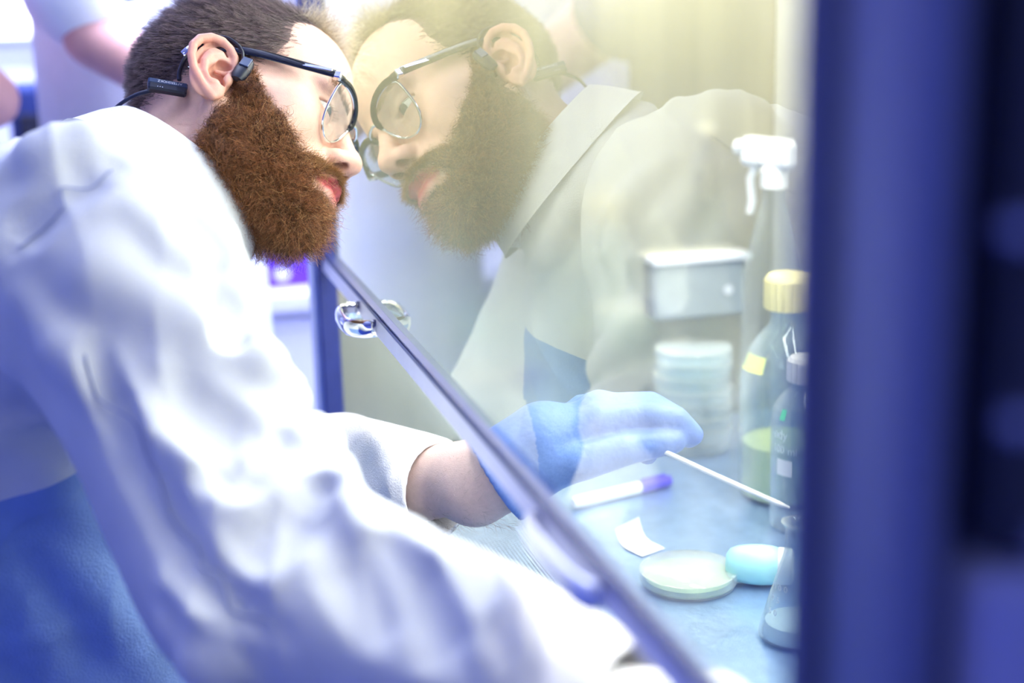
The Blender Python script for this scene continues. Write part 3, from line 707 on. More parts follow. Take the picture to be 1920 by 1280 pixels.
# --- body: head, ears, neck, trunk, arms, hands as one skin
def tone_of(P):
    # own colour of the skin by place: lips, ear and nose flush, roots of beard and hair
    x, y, z = np.abs(P[:, 0]), P[:, 1], P[:, 2]
    col = np.tile(np.array([.75, .47, .38]), (len(P), 1))
    def mixc(w, c): col[:] = col * (1 - w[:, None]) + np.array(c) * w[:, None]
    g3 = lambda c, r: np.exp(-(((x - c[0]) / r[0]) ** 2 + ((y - c[1]) / r[1]) ** 2 + ((z - c[2]) / r[2]) ** 2))
    mixc(.35 * g3((0, 112, -8), (18, 16, 16)), (.78, .36, .28)); mixc(.25 * g3((45, 66, -6), (22, 25, 18)), (.82, .46, .38))
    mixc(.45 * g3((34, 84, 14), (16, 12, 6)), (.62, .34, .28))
    lip = np.clip(1.6 - np.abs(z + 46.5) / (11.5 - .012 * x * x), 0, 1) * (y > 86) * (x < 25)
    lip *= np.clip((y - (88 + .018 * (24 - x) ** 2 * .5)) / 4, 0, 1)
    mixc(np.clip(lip, 0, 1), (.54, .11, .12))
    mixc(np.clip(1.3 - np.sqrt(((x - 8) / 5.2) ** 2 + ((y - 105) / 7.5) ** 2 + ((z + 16) / 5) ** 2), 0, 1), (.16, .05, .04))
    mixc(.75 * beard_mask(P), (.26, .115, .06)); mixc(.85 * hair_mask(P), (.12, .085, .085))
    return col
def poly_in(px, py, poly):
    ins = np.zeros(len(px), bool); n = len(poly)
    for i in range(n):
        (x1, y1), (x2, y2) = poly[i], poly[(i + 1) % n]
        c_ = ((y1 > py) != (y2 > py)) & (px < (x2 - x1) * (py - y1) / ((y2 - y1) if y2 != y1 else 1e-9) + x1); ins ^= c_
    return ins
BEARD = [(4, 34), (13, 34), (20, 20), (31, 4), (38, -5), (48, -14), (58, -20), (66, -29), (74, -37), (82, -35), (90, -28), (99, -22), (130, -24), (130, -130), (40, -130), (5, -104), (-6, -70), (-2, -44), (8, -24), (8, 0)]
HAIR = [(11, 30), (22, 38), (34, 44), (41, 62), (36, 92), (44, 108), (56, 124), (70, 150), (-140, 160), (-140, 2), (-86, 2), (-62, -2), (-44, 6), (-30, 22), (-8, 34), (4, 34)]
def beard_mask(P):
    x, y, z = np.abs(P[:, 0]), P[:, 1], P[:, 2]
    m = poly_in(y, z, BEARD).astype(float)
    m[(y > 84) & (z > -61) & (z < -34.5 - .006 * x ** 2) & (x < 27)] = 0      # lips
    m[(x > 20) & (x < 31) & (y > 80) & (z > -62) & (z < -46)] = .0                          # bare patch at the mouth corner
    m[(y > 92) & (z > -22) & (x < 13)] = 0
    return m
def hair_mask(P):
    x, y, z = np.abs(P[:, 0]), P[:, 1], P[:, 2]
    zz = z - 0.0
    return (poly_in(y - np.clip(70 - x, 0, 70) * .28 * (z > 70), zz, HAIR)).astype(float)
g = build_head(); add_neck(g, hinv(J['NB'])); HV, HQ = g.mesh()
g = build_ear(); EV, EQ = g.mesh(); EV = EV + np.array([71.5, 2, 0])
EVL = EV * np.array([-1, 1, 1]); EQL = EQ[:, ::-1]
bg = Sdf((-1.62, -.82, .62), (-.60, .25, 1.30), .004)
bg.cone(J['CH'], J['PE'], .10, .13); bg.cone((-1.14, -.26, 1.22), (-1.40, -.275, 1.15), .06, .06, .05)
bg.cone(J['NB'] + (-.01, .02, .01), J['CH'], .052, .09, .05)
for a, b, c_, hnd, y_, z_, sd in (('SR', 'ER', 'WR', WRH, YR, ZR, -1), ('SL', 'EL', 'WL', WLH, YL, ZL, 1)):
    bg.chain([J[a], J[b], J[b] * .3 + J[c_] * .7, hnd], (.052, .045, .035, .0285), .03)
bg.cone(J['WL'], WLH, .031, .029, .02)
add_hand(bg, WLH, YL, ZL, 1); add_hand(bg, WRH, YR, ZR, -1)
BV, BQ = bg.mesh()
allV = np.concatenate([hw(HV), hw(EV), hw(EVL), BV]); n1, n2, n3 = len(HV), len(EV), len(EVL)
allQ = np.concatenate([HQ, EQ + n1, EQL + n1 + n2, BQ + n1 + n2 + n3])
man = raw_mesh('person', allV, allQ, 'skin')
tag(man, 'bearded man in white lab coat leaning his face to the cabinet glass', 'person')
tone = np.ones((len(allV), 4), np.float32)
tone[:n1, :3] = tone_of(HV)
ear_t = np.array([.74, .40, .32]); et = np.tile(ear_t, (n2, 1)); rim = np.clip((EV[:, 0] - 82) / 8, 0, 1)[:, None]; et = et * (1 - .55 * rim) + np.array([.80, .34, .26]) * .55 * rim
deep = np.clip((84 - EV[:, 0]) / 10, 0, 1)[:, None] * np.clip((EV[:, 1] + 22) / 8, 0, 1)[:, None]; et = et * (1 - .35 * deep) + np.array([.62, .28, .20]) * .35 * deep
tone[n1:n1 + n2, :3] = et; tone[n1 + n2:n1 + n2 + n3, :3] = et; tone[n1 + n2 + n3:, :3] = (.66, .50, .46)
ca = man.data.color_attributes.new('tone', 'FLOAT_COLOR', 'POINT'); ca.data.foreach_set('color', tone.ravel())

# --- eyes
for s_ in (1, -1):
    e = MB().lathe([(12.6 * math.sin(t), -12.6 * math.cos(t)) for t in np.linspace(.001, math.pi - .001, 22)], (0, 0, 0), 28)
    look = Matrix.Translation((s_ * 32, 75, 23)) @ Matrix.Rotation(math.radians(-90 - 14), 4, 'X')
    eye = e.build('eye', 'eye_white', man, True, HMAT @ look)
    cap_ = lambda r0, ang: [(r0 * math.sin(t), r0 * math.cos(t)) for t in np.linspace(.001, ang, 8)]
    MB().lathe(cap_(12.75, .55)[::-1], n=28).build('iris', 'iris', eye, True, HMAT @ look)
    MB().lathe(cap_(12.9, .22)[::-1], n=20).build('pupil', 'pupil', eye, True, HMAT @ look)

# --- hair, beard, moustache, brows: strands rooted on the skin
tri = np.concatenate([HQ[:, [0, 1, 2]], HQ[:, [0, 2, 3]]])
ta = HV[tri]; tn = np.cross(ta[:, 1] - ta[:, 0], ta[:, 2] - ta[:, 0]); tarea = np.linalg.norm(tn, axis=1) / 2; tn /= np.maximum(2 * tarea[:, None], 1e-9); tcen = ta.mean(1)
def scatter(weight, n, seed):
    r_ = np.random.default_rng(seed); w_ = tarea * weight; w_ /= w_.sum(); i = r_.choice(len(w_), n, p=w_)
    a, b = r_.random(n), r_.random(n); fl_ = a + b > 1; a[fl_] = 1 - a[fl_]; b[fl_] = 1 - b[fl_]
    P = ta[i, 0] + a[:, None] * (ta[i, 1] - ta[i, 0]) + b[:, None] * (ta[i, 2] - ta[i, 0]); return P, tn[i], r_
near = np.clip((tcen[:, 0] + 40) / 60, .25, 1)                       # denser on the side towards the room
jit = np.random.default_rng(2).normal(size=tcen.shape) * 2.6
bm = beard_mask(tcen + jit); must = (tcen[:, 1] > 80) & (tcen[:, 2] > -38)
P, N, r_ = scatter(bm * ~must * near, 26000, 3)
dwn = np.clip((-P[:, 2] - 10) / 70, 0, 1)[:, None]
D = N * .85 + np.array([0, .15, -.55]) * (1 - dwn) + np.array([0, .35, -.75]) * dwn + r_.normal(size=P.shape) * .42
edge = np.clip((P[:, 2] * -1 - 0) / 60, 0, 1)
Ln = (9 + 17 * edge) * r_.uniform(.55, 1.15, len(P)); Ln[P[:, 1] < 14] *= .75
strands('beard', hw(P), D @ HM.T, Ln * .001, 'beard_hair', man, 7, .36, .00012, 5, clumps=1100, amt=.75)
P, N, r_ = scatter(bm * ~must * near * np.clip((tcen[:, 1] - 10) / 60, .05, 1), 3800, 33)
D = N * .9 + np.array([0, .3, -.6]) + r_.normal(size=P.shape) * .5
strands('beard_highlights', hw(P), D @ HM.T, r_.uniform(14, 25, len(P)) * .001 * np.clip((-P[:, 2] + 20) / 60, .4, 1), 'gold_hair', man, 7, .42, .00010, 34)
P, N, r_ = scatter(bm * must, 6500, 4)
D = N * .45 + np.stack([np.sign(P[:, 0]) * .45, .25 + 0 * P[:, 1], -.75 + 0 * P[:, 2]], 1) + r_.normal(size=P.shape) * .22
strands('moustache', hw(P), D @ HM.T, r_.uniform(7, 13, len(P)) * .001, 'moustache_hair', man, 5, .22, .00008, 6)
hm = hair_mask(tcen + jit * 2.2) * near
P, N, r_ = scatter(hm * (tcen[:, 2] < 200), 26000, 7)
top = np.clip((P[:, 2] - 85) / 40, 0, 1)[:, None]
D = N * .30 + np.array([0, -.85, -.45]) * (1 - top) + np.array([0, -.75, .1]) * top + r_.normal(size=P.shape) * .14
Ln = (9 + 9 * np.clip((P[:, 2] - 10) / 60, 0, 1) + 16 * top[:, 0]) * r_.uniform(.7, 1.15, len(P))
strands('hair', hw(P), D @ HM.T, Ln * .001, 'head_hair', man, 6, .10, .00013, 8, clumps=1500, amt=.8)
fw_ = hair_mask(tcen) * (tcen[:, 1] > 28) * (tcen[:, 2] > 92) * (tcen[:, 0] < 45)
P, N, r_ = scatter(fw_, 2800, 9)
D = N * .75 + np.array([0, .55, .15]) + r_.normal(size=P.shape) * .45
strands('forelock', hw(P), D @ HM.T, r_.uniform(18, 46, len(P)) * .001, 'fair_hair', man, 7, .28, .00009, 10)
bw = np.exp(-((tcen[:, 2] - 43 + .004 * (np.abs(tcen[:, 0]) - 30) ** 2) / 4.0) ** 2) * (np.abs(tcen[:, 0]) > 12) * (np.abs(tcen[:, 0]) < 54) * (tcen[:, 1] > 60)
P, N, r_ = scatter(np.where(bw > .3, bw, 0), 900, 12)
D = N * .4 + np.stack([np.sign(P[:, 0]) * .9, -.2 + 0 * P[:, 1], .25 + 0 * P[:, 2]], 1) + r_.normal(size=P.shape) * .2
strands('eyebrows', hw(P), D @ HM.T, r_.uniform(6, 10, len(P)) * .001, 'brow_hair', man, 4, .15, .00008, 13)
# lashes of the near eye
aa = np.linspace(-.9, .9, 40); lash = np.stack([35 + 14 * aa, 88.5 - 5 * aa ** 2 - 4 * aa, 22.5 - 2 * aa ** 2], 1)
strands('eyelashes', hw(lash), (np.tile([.2, .8, -.25], (40, 1)) + rng.normal(size=(40, 3)) * .1) @ HM.T, np.full(40, .007), 'brow_hair', man, 4, .1, .0001, 14)
# wrist hair between cuff and glove
wd = WLH - J['EL']; wd = wd / np.linalg.norm(wd); u_ = np.cross(wd, [0, 0, 1]); u_ /= np.linalg.norm(u_); v_ = np.cross(u_, wd)
n_ = 420; tt = rng.uniform(-.035, .035, n_); an = rng.uniform(0, 2 * math.pi, n_); ru = u_[None] * np.cos(an)[:, None] + v_[None] * np.sin(an)[:, None]
strands('wrist_hair', J['WL'] + wd * tt[:, None] + ru * .0312, ru * .35 + wd * .8 + rng.normal(size=(n_, 3)) * .25, rng.uniform(.008, .014, n_), 'arm_hair', man, 5, .18, .00007, 15)

# --- lab coat
cg, c_e, c_el = coat_base(); coat_folds(cg); coat_cut(cg, c_e, c_el); CV, CQ = cg.mesh()
def wob(P, f, seed):                             # smooth pseudo noise
    r_ = np.random.default_rng(seed); o = np.zeros(len(P))
    for _ in range(7): d_ = r_.normal(size=3); d_ /= np.linalg.norm(d_); o += np.sin(P @ d_ * f * r_.uniform(.6, 1.5) + r_.uniform(0, 6.3))
    return o / 3.5
def creases(P, d_, f, seed):
    s_ = P @ (np.array(d_) / np.linalg.norm(d_)) * f + wob(P, 16, seed) * 2.4
    return (1 - np.abs(np.sin(s_))) ** 2 * np.clip(wob(P, 22, seed + 1) * .9 + .25, 0, 1)
nz = .0045 * creases(CV, (.55, -.35, .75), 46, 21) + .0040 * creases(CV, (.8, .5, .35), 52, 31) + .0030 * creases(CV, (.3, .9, -.2), 70, 41) + .0022 * wob(CV, 45, 51) - .002
vn = np.zeros_like(CV); fnn = np.cross(CV[CQ[:, 1]] - CV[CQ[:, 0]], CV[CQ[:, 2]] - CV[CQ[:, 0]])
for k in range(4): np.add.at(vn, CQ[:, k], fnn)
vn /= np.maximum(np.linalg.norm(vn, axis=1)[:, None], 1e-12); CV = CV + vn * nz[:, None]
def seg_dist(P, pts):
    o = np.full(len(P), 9.0)
    for a, b in zip(pts[:-1], pts[1:]):
        d_ = b - a; t = np.clip((P - a) @ d_ / (d_ @ d_), 0, 1); o = np.minimum(o, np.linalg.norm(P - a - t[:, None] * d_, axis=1))
    return o
shadef = CV[:, 2] - (1.075 + .25 * (CV[:, 1] + .3)); arm_v = np.minimum(seg_dist(CV, [J['SR'], J['ER'], J['WR']]), seg_dist(CV, [J['SL'], J['EL'], J['WL']]))
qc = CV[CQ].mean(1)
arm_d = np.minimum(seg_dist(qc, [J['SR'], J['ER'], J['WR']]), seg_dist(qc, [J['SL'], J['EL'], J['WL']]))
low = (arm_d > .104) & (qc[:, 2] < 1.075 + .25 * (qc[:, 1] + .3))  # torso part of the coat, coloured blue for the shade under the arm
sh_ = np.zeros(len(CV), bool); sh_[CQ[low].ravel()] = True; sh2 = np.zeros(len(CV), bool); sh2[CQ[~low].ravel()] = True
edge_v = sh_ & sh2 & (np.abs(shadef) < .006); CV[edge_v, 2] -= shadef[edge_v]                  # straight edge for the painted shade
def sub_mesh(name, Q, m, grow=0.0):
    u_, inv = np.unique(Q, return_inverse=True); return raw_mesh(name, CV[u_] + vn[u_] * grow, inv.reshape(Q.shape), m, man)
shd = sub_mesh('shaded_coat_part', CQ[low], 'coat_shade_blue'); shd['label'] = 'lower coat torso with blue shade put into its colour'
coat = sub_mesh('lab_coat', CQ[~low], 'coat')
coat['label'] = 'white cotton lab coat with creased sleeves'
# turned-down collar round the neck
nb_ = J['NB']; ax_ = H0 + HM @ np.array([0, -.016, -.014]) - nb_; ax_ /= np.linalg.norm(ax_)
cu_ = np.cross(ax_, [0, 0, 1.0]); cu_ /= np.linalg.norm(cu_); cv_ = np.cross(ax_, cu_)
prof_ = [(.066, .040), (.068, .070), (.072, .079), (.079, .078), (.088, .062), (.099, .036), (.101, .034), (.098, .037), (.086, .058), (.079, .070), (.074, .070), (.070, .040)]
V = []; F = []; na = 40
for i in range(na + 1):
    t = 2 * math.pi * i / na; dz = .010 * math.sin(t - .4)
    for r, z in prof_: V.append(nb_ + ax_ * (z + dz + .010) + (cu_ * math.cos(t) + cv_ * math.sin(t)) * (r + .003 * math.sin(3 * t)))
m_ = len(prof_)
for i in range(na):
    for k in range(m_): F.append((i * m_ + k, i * m_ + (k + 1) % m_, (i + 1) * m_ + (k + 1) % m_, (i + 1) * m_ + k))
MB().add(V, F).build('collar', 'coat', coat, True)
def on_coat(p, lift=.0012):
    i = np.argmin(((CV - np.array(p)) ** 2).sum(1)); return CV[i] + vn[i] * lift
def seam(pts, r=.0008):
    q = []
    for a, b in zip(pts[:-1], pts[1:]):
        for t in np.linspace(0, 1, 9)[:-1]: q.append(on_coat(np.array(a) * (1 - t) + np.array(b) * t))
    q = np.array(q)
    for _ in range(3): q[1:-1] = (q[:-2] + 2 * q[1:-1] + q[2:]) / 4
    MB().tube(q, r, 6).build('seam', 'thread', coat, True)
for k in (0, 1): seam(VALLEY[k][2])
# --- gloves
gg = Sdf((-1.30, -.02, .90), (-.94, .32, 1.16), .0028)
add_hand(gg, WLH, YL, ZL, 1, .0024)
yl = np.array(YL) / np.linalg.norm(YL)
gg.cone(WLH + yl * -.030 + (0, 0, -.004), WLH + yl * .03, .044, .034, .02)
gg.cone(WLH + yl * -.06, WLH + yl * .012, .0405, .031, .003, 's')
gg.half(WLH + yl * -.016, -yl, .002)
GV, GQ = gg.mesh(); gl1 = raw_mesh('glove', GV, GQ, 'glove', man); gl1['label'] = 'pale blue nitrile glove'
gg = Sdf((-.86, -.06, .86), (-.54, .28, 1.14), .0028)
add_hand(gg, WRH, YR, ZR, -1, .0024)
yr = np.array(YR) / np.linalg.norm(YR)
gg.cone(WRH + yl * 0 - yr * .045, WRH + yr * .03, .044, .034, .02); gg.half(WRH - yr * .05, -yr, .002)
GV, GQ = gg.mesh(); gl2 = raw_mesh('glove', GV, GQ, 'pale_glove', man); gl2['label'] = 'whitish nitrile glove'
# --- trousers and shoes below the coat, hidden by it from the front
tg = Sdf((-1.56, -.80, .04), (-1.0, -.02, .90), .008)
for dx in (-.10, .09):
    tg.chain([(-1.29 + dx, -.56, .72), (-1.29 + dx, -.16, .64), (-1.29 + dx, -.22, .10)], (.11, .075, .05), .04)
TV, TQ = tg.mesh(); raw_mesh('trousers', TV, TQ, 'jeans', man)
for dx in (-.10, .09):
    sg = Sdf((-1.45 + dx, -.32, -.01), (-1.13 + dx, .04, .16), .006); sg.chain([(-1.29 + dx, -.23, .06), (-1.29 + dx, -.12, .045), (-1.29 + dx, -.06, .038)], (.05, .046, .036), .01); sg.half((0, 0, .002), (0, 0, -1))
    SV, SQ = sg.mesh(); raw_mesh('shoe', SV, SQ, 'shoe', man)

# ---------------------------------------------------------------- spectacles (head millimetres)
gls = thing('spectacles', 'black browline spectacles with thin silver lower rims worn by the bearded man', 'glasses', tuple(hw((0, 100, 30))))
GI = Matrix.Translation(-Vector(hw((0, 100, 30)))) @ HMAT
def gp(x, z):     # front surface of the frame: leans in at the bottom, wraps round the face
    return (x, 107 - .34 * (38 - z) - .0026 * x * x, z)
def smooth_path(pts, closed=False, n=6):
    P_ = [np.array(p, float) for p in pts]; out = []; m_ = len(P_)
    for i in range(m_ if closed else m_ - 1):
        p0 = P_[(i - 1) % m_] if (closed or i > 0) else P_[0]; p1 = P_[i]; p2 = P_[(i + 1) % m_]; p3 = P_[(i + 2) % m_] if (closed or i + 2 < m_) else P_[-1]
        for t in np.linspace(0, 1, n, endpoint=False):
            out.append(.5 * ((2 * p1) + (-p0 + p2) * t + (2 * p0 - 5 * p1 + 4 * p2 - p3) * t * t + (-p0 + 3 * p1 - 3 * p2 + p3) * t ** 3))
    if not closed: out.append(P_[-1])
    return out
RIM = [(11, 31), (21, 36), (36, 38), (50, 37), (61, 32), (60, 20), (53, 3), (43, -6), (30, -7), (18, 0), (11, 14)]
for s_ in (1, -1):
    loop = smooth_path([(s_ * x, z) for x, z in RIM], True)
    P3 = [gp(x, z) for x, z in loop]; P3.append(P3[0])
    MB().tube(P3, 1.25, 8, cap=False).build('rim', 'silver', gls, True, GI)
    c2 = np.mean(loop, 0); V = [gp(*c2)] + [gp(*p) for p in loop]; n_ = len(loop); V += [(x, y - 1.6, z) for x, y, z in V]
    F = [(0, 1 + i, 1 + (i + 1) % n_) for i in range(n_)] + [(n_ + 1, n_ + 2 + (i + 1) % n_, n_ + 2 + i) for i in range(n_)]
    MB().add(V, F).build('lens', 'lens', gls, False, GI)
    brow = smooth_path([(s_ * x, z) for x, z in ((9.5, 24), (12, 32), (22, 38), (36, 40.5), (50, 39.5), (61, 35.5), (67, 33))])
    MB().tube([gp(*p) for p in brow], [2.0, 2.2, 2.4] + [3.4] * (len(brow) - 9) + [4.0] * 6, 10, flat=.8).build('brow_bar', 'black_gloss', gls, True, GI)
    e_ = np.array(gp(67, 33)); e_[0] *= s_
    MB().box((min(s_ * 66, s_ * 71.5), e_[1] - 6, 29.0), (max(s_ * 66, s_ * 71.5), e_[1] + 2, 36.5), .8).build('end_piece', 'silver', gls, False, GI)
    tp = [(s_ * 70.5, e_[1] - 4, 33), (s_ * 73, 60, 34), (s_ * 76, 30, 34.5), (s_ * 78, 5, 33.5), (s_ * 79.5, -12, 28), (s_ * 78.5, -24, 14), (s_ * 77, -32, 2)]
    MB().tube(smooth_path(tp), [4.6] * 19 + [3.6] * 10 + [2.6] * 8, 12, flat=.45, upv=(0, 0, 1)).build('temple', 'black_gloss', gls, True, GI)
    MB().box((min(s_ * 72.4, s_ * 74.8), e_[1] - 34, 31.8), (max(s_ * 72.4, s_ * 74.8), e_[1] - 6, 35.0), .3).build('temple_inlay', 'silver', gls, False, GI)
    MB().tube([gp(s_ * 12, 22), (s_ * 10, 101, 20), (s_ * 9, 98, 17)], .7, 6).build('pad_arm', 'silver', gls, True, GI)
    MB().lathe([(0, -1.2), (3, -.8), (3.6, 0), (3, .8), (0, 1.2)], (s_ * 8.6, 97, 16), 16, 'x').build('nose_pad', 'clear_plastic', gls, True, GI)
MB().tube(smooth_path([gp(12, 29), (6, 107, 32.5), (-6, 107, 32.5), gp(-12, 29)]), 1.6, 10).build('bridge', 'silver', gls, True, GI)

# ---------------------------------------------------------------- bone conduction headphones
hp = thing('headphones', 'dark blue bone conduction headphones hooked over the bearded man\'s ear', 'headphones', tuple(hw((80, 0, 0))))
PI_ = Matrix.Translation(-Vector(hw((80, 0, 0)))) @ HMAT
for s_ in (1, -1):
    S = lambda p: (s_ * p[0], p[1], p[2])
    pod = MB()
    podp = [(0, -9), (5.5, -8.6), (7.6, -6), (8.2, -1), (7.2, 4), (5.4, 7.2), (3, 8.6), (0, 9)]
    pod.lathe([(r * .92, z * 1.45) for r, z in podp], (0, 0, 0), 18)
    Mp = PI_ @ Matrix.Translation((s_ * 78, 14, 11)) @ Matrix.Rotation(math.radians(-12), 4, 'X') @ Matrix.Diagonal((.62, 1.0, 1.0, 1.0))
    pod.build('ear_pod', 'black_soft', hp, True, Mp)
    MB().box((-1.0, -4.6, -1), (1.0, 4.4, 9), .5).build('pod_face', 'blue_black', hp, False, PI_ @ Matrix.Translation((s_ * 82.8, 14.6, 12)) @ Matrix.Rotation(math.radians(-12), 4, 'X'))
    hook = smooth_path([S(p) for p in ((78, 11, 20), (79, 8, 30), (80, 1, 37), (81, -10, 41.5), (81, -22, 38), (79, -33, 28), (76, -39, 14), (73, -40, 0), (71, -38, -8))])
    MB().tube(hook, [1.8] * 10 + [2.4] * (len(hook) - 10), 10, flat=.8).build('ear_hook', 'black_soft', hp, True, PI_)
    MB().tube(smooth_path([S(p) for p in ((80.5, -31, 30), (80, -37, 22), (78, -42, 16))]), [2.8, 3.2, 3.6, 3.8, 4.0, 4.0, 4.0, 4.0, 4.0, 3.8, 3.6, 3.4, 3.0][:13], 10, flat=.7).build('hook_cover', 'silver', hp, True, PI_)
    hs = Matrix.Translation((s_ * 66, -46, -13)) @ Matrix.Rotation(math.radians(16 * s_), 4, 'Z') @ Matrix.Rotation(math.radians(15), 4, 'X')
    hou = MB().box((-3.6, -18, -7.5), (3.6, 15, 3.8), 1.6).build('battery_housing', 'black_soft', hp, False, PI_ @ hs)
    MB().box((-4.0, -18.4, -1.8), (4.0, 15.4, 4.3), 1.2).build('housing_shell', 'blue_black', hou, False, PI_ @ hs)
    if s_ == 1:
        lt = PI_ @ hs @ Matrix.Translation((4.1, 0, 1.3)) @ Matrix(((0, 0, 1, 0), (-1, 0, 0, 0), (0, -1, 0, 0), (0, 0, 0, 1)))
        text('lettering', 'AFTERSHOKZ', 3.4, lt, 'pale_print', hou)
        for k in range(3): MB().lathe([(0, .3), (.45, .3), (.45, -.3)], (3.7, -10 + 2 * k, -5), 10, 'x').build('contact_pin', 'silver', hou, True, PI_ @ hs)
band = smooth_path([(64, -58, -18), (56, -76, -22), (40, -94, -26), (20, -105, -28), (0, -108, -28), (-20, -105, -28), (-40, -94, -26), (-56, -76, -22), (-64, -58, -18)])
MB().tube(band, 2.6, 10, flat=.6, upv=(0, 0, 1)).build('neck_band', 'black_soft', hp, True, PI_)

# ---------------------------------------------------------------- lab stool under him
st = thing('lab_stool', 'black padded lab stool under the bearded man', 'stool', (-1.29, -.56, 0))
MB().lathe([(0, .60), (.15, .60), (.17, .585), (.17, .555), (.15, .545), (0, .545)], n=36).build('seat', 'stool_seat', st, True)
MB().lathe([(.025, .545), (.025, .08)], n=18).build('column', 'chrome', st, True)
for k in range(5):
    a = 2 * math.pi * k / 5; MB().tube([(0, 0, .085), (.26 * math.cos(a), .26 * math.sin(a), .05)], .018, 10).lathe([(0, .045), (.02, .04), (.025, .02), (.02, 0), (0, 0)], (.26 * math.cos(a), .26 * math.sin(a), 0), 14).build('leg', 'chrome', st, True)

# ---------------------------------------------------------------- bench and things beyond the cabinet
bench = thing('lab_bench', 'long white lab bench with cupboards behind the bearded man', 'bench', (-2.42, 0, 0))
MB().box((-.80, -1.3, .90), (.02, 1.15, .935), .004).build('worktop', 'cupboard', bench)
for k in range(4):
    y0 = -1.28 + k * .605
    MB().box((-.78, y0, .10), (-.02, y0 + .60, .90), .002).build('cupboard_body', 'cupboard', bench)
    d_ = MB().box((-.02, y0 + .004, .12), (-.002, y0 + .596, .885), .003).build('cupboard_door', 'cupboard', bench)
    MB().tube([(.0, y0 + .50, .80), (.02, y0 + .50, .80), (.02, y0 + .56, .80), (0, y0 + .56, .80)], .005, 8).build('handle', 'chrome', d_, True)
MB().box((-.80, -1.3, .935), (-.785, 1.15, 1.06), .002).build('back_strip', 'dark_blue_strip', bench)  # dark blue strip along the back of the worktop
vb = thing('reagent_box', 'violet cardboard box with round white mark on the bench', 'box', (-2.50, .055, .935))
MB().box((-.05, -.052, 0), (.05, .048, .062), .002).build('carton', 'violet_box', vb)
MB().lathe([(0, .0015), (.013, .0015), (.013, -.001)], (.05, -.012, .026), 20, 'x').build('mark', 'white_plastic', vb, True)
bb = thing('black_jar', 'narrow black plastic jar standing beside the violet box', 'jar', (-2.50, .128, .935))
MB().lathe([(0, 0), (.014, 0), (.016, .004), (.016, .060), (.012, .066)], n=24).build('jar_body', 'black_plastic', bb, True)
MB().lathe([(.0135, .062), (.0135, .076), (0, .076)], n=24).build('lid', 'black_soft', bb, True)
cb = thing('cyan_bottle', 'pale cyan squeeze bottle on the bench seen under his mouth', 'bottle', (-2.62, .165, .935))
MB().lathe([(0, 0), (.045, 0), (.048, .005), (.048, .12), (.034, .14), (.018, .15)], n=30).build('bottle_body', 'cyan_bottle', cb, True)
MB().lathe([(.020, .148), (.020, .172), (.008, .178), (.003, .215), (0, .215)], n=24).build('spout', 'white_plastic', cb, True)
# dark instrument and blue bin on the bench, far left
mo = thing('dark_instrument', 'dark navy bench instrument behind the man\'s shoulder', 'instrument', (-2.66, -.325, .935))
MB().box((-.10, -.06, .0), (.10, .085, .355), .008).build('case', 'navy_cloth', mo)
MB().box((.10, -.045, .10), (.106, .07, .31), .002).build('screen', 'black_plastic', mo)
MB().box((.10, -.02, .04), (.112, .05, .06), .002).build('handle', 'black_soft', mo)
bi = thing('blue_bin', 'blue plastic bin next to the dark instrument', 'bin', (-2.62, -.150, .935))
MB().prism([(-.06, -.07), (.06, -.07), (.06, .07), (-.06, .07)], 0, .315, lambda x, y, z: (x * (1 + .3 * z), y * (1 + .3 * z), z)).build('bin_body', 'blue_plastic', bi)
MB().box((-.075, -.085, .312), (.075, .085, .328), .004).build('bin_lid', 'blue_plastic', bi)
# lit strip on the far wall and a small round lamp
ls = thing('wall_light', 'bright long light fitting on the far wall', 'light', (-5.46, -.46, 1.37))
MB().box((-.03, -.42, -.07), (0, .13, .07), .004).build('housing', 'white_metal', ls)
MB().box((0, -.40, -.055), (.012, .11, -.003), .003).build('diffuser', 'panel_light', ls)
MB().box((0, -.40, .012), (.012, .11, .055), .003).build('diffuser', 'panel_light', ls)
rl = thing('pendant_lamp', 'small round bright pendant lamp near the back of his head', 'lamp', (-1.85, -.183, 1.413))
MB().tube([(0, 0, .018), (0, 0, 1.348)], .002, 8).build('cord', 'white_plastic', rl, True)
MB().lathe([(.004, .030), (.009, .026), (.010, .012), (.006, .012)], n=20).build('socket', 'white_metal', rl, True)
MB().lathe([(.0145 * math.sin(t), -.0145 * math.cos(t)) for t in np.linspace(.01, 3.13, 14)], n=24).build('globe', 'spot_light', rl, True)
sh = thing('side_shelf', 'white cupboard by the far wall carrying the tall violet box', 'cupboard', (-4.7, -.2, 0))
MB().box((-.5, -1.2, 0), (.2, .9, 1.18), .004).build('carcass', 'cupboard', sh); MB().box((-.52, -1.22, 1.18), (.22, .92, 1.20), .003).build('top', 'cupboard', sh)
pb = MB().box((-.10, -.12, 0), (.10, .22, .5), .004).build('violet_panel', 'violet_box'); pb.location = (-4.8, .09, 1.20)
tag(pb, 'tall violet box standing on the white shelf above his head', 'box')
# added ceiling panels, out of view, set to brighten bench, colleagues and coat
for k, (x, y) in enumerate(((-1.95, .55), (-1.75, -.45), (1.0, -1.8), (-3.6, -.1))):
    cl = thing('fill_panel', 'added flat ceiling fill panel ' + ('over the end of the cabinet', 'over the far shoulder of the bearded man', 'behind the camera', 'over the bench')[k], 'light', (x, y, 2.75), 'added ceiling fill panels')
    MB().box((-.62, -.32, -.03), (.62, .32, 0), .003).build('frame', 'white_metal', cl)
    MB().box((-.58, -.28, -.036), (.58, .28, -.029), .001).build('diffuser', 'panel_light', cl)
    l = area('fill_lamp', (0, 0, -.05), (1.16, .56), ROOM * (10, .30, .40, 7)[k], ROOM_COL); l.parent = cl

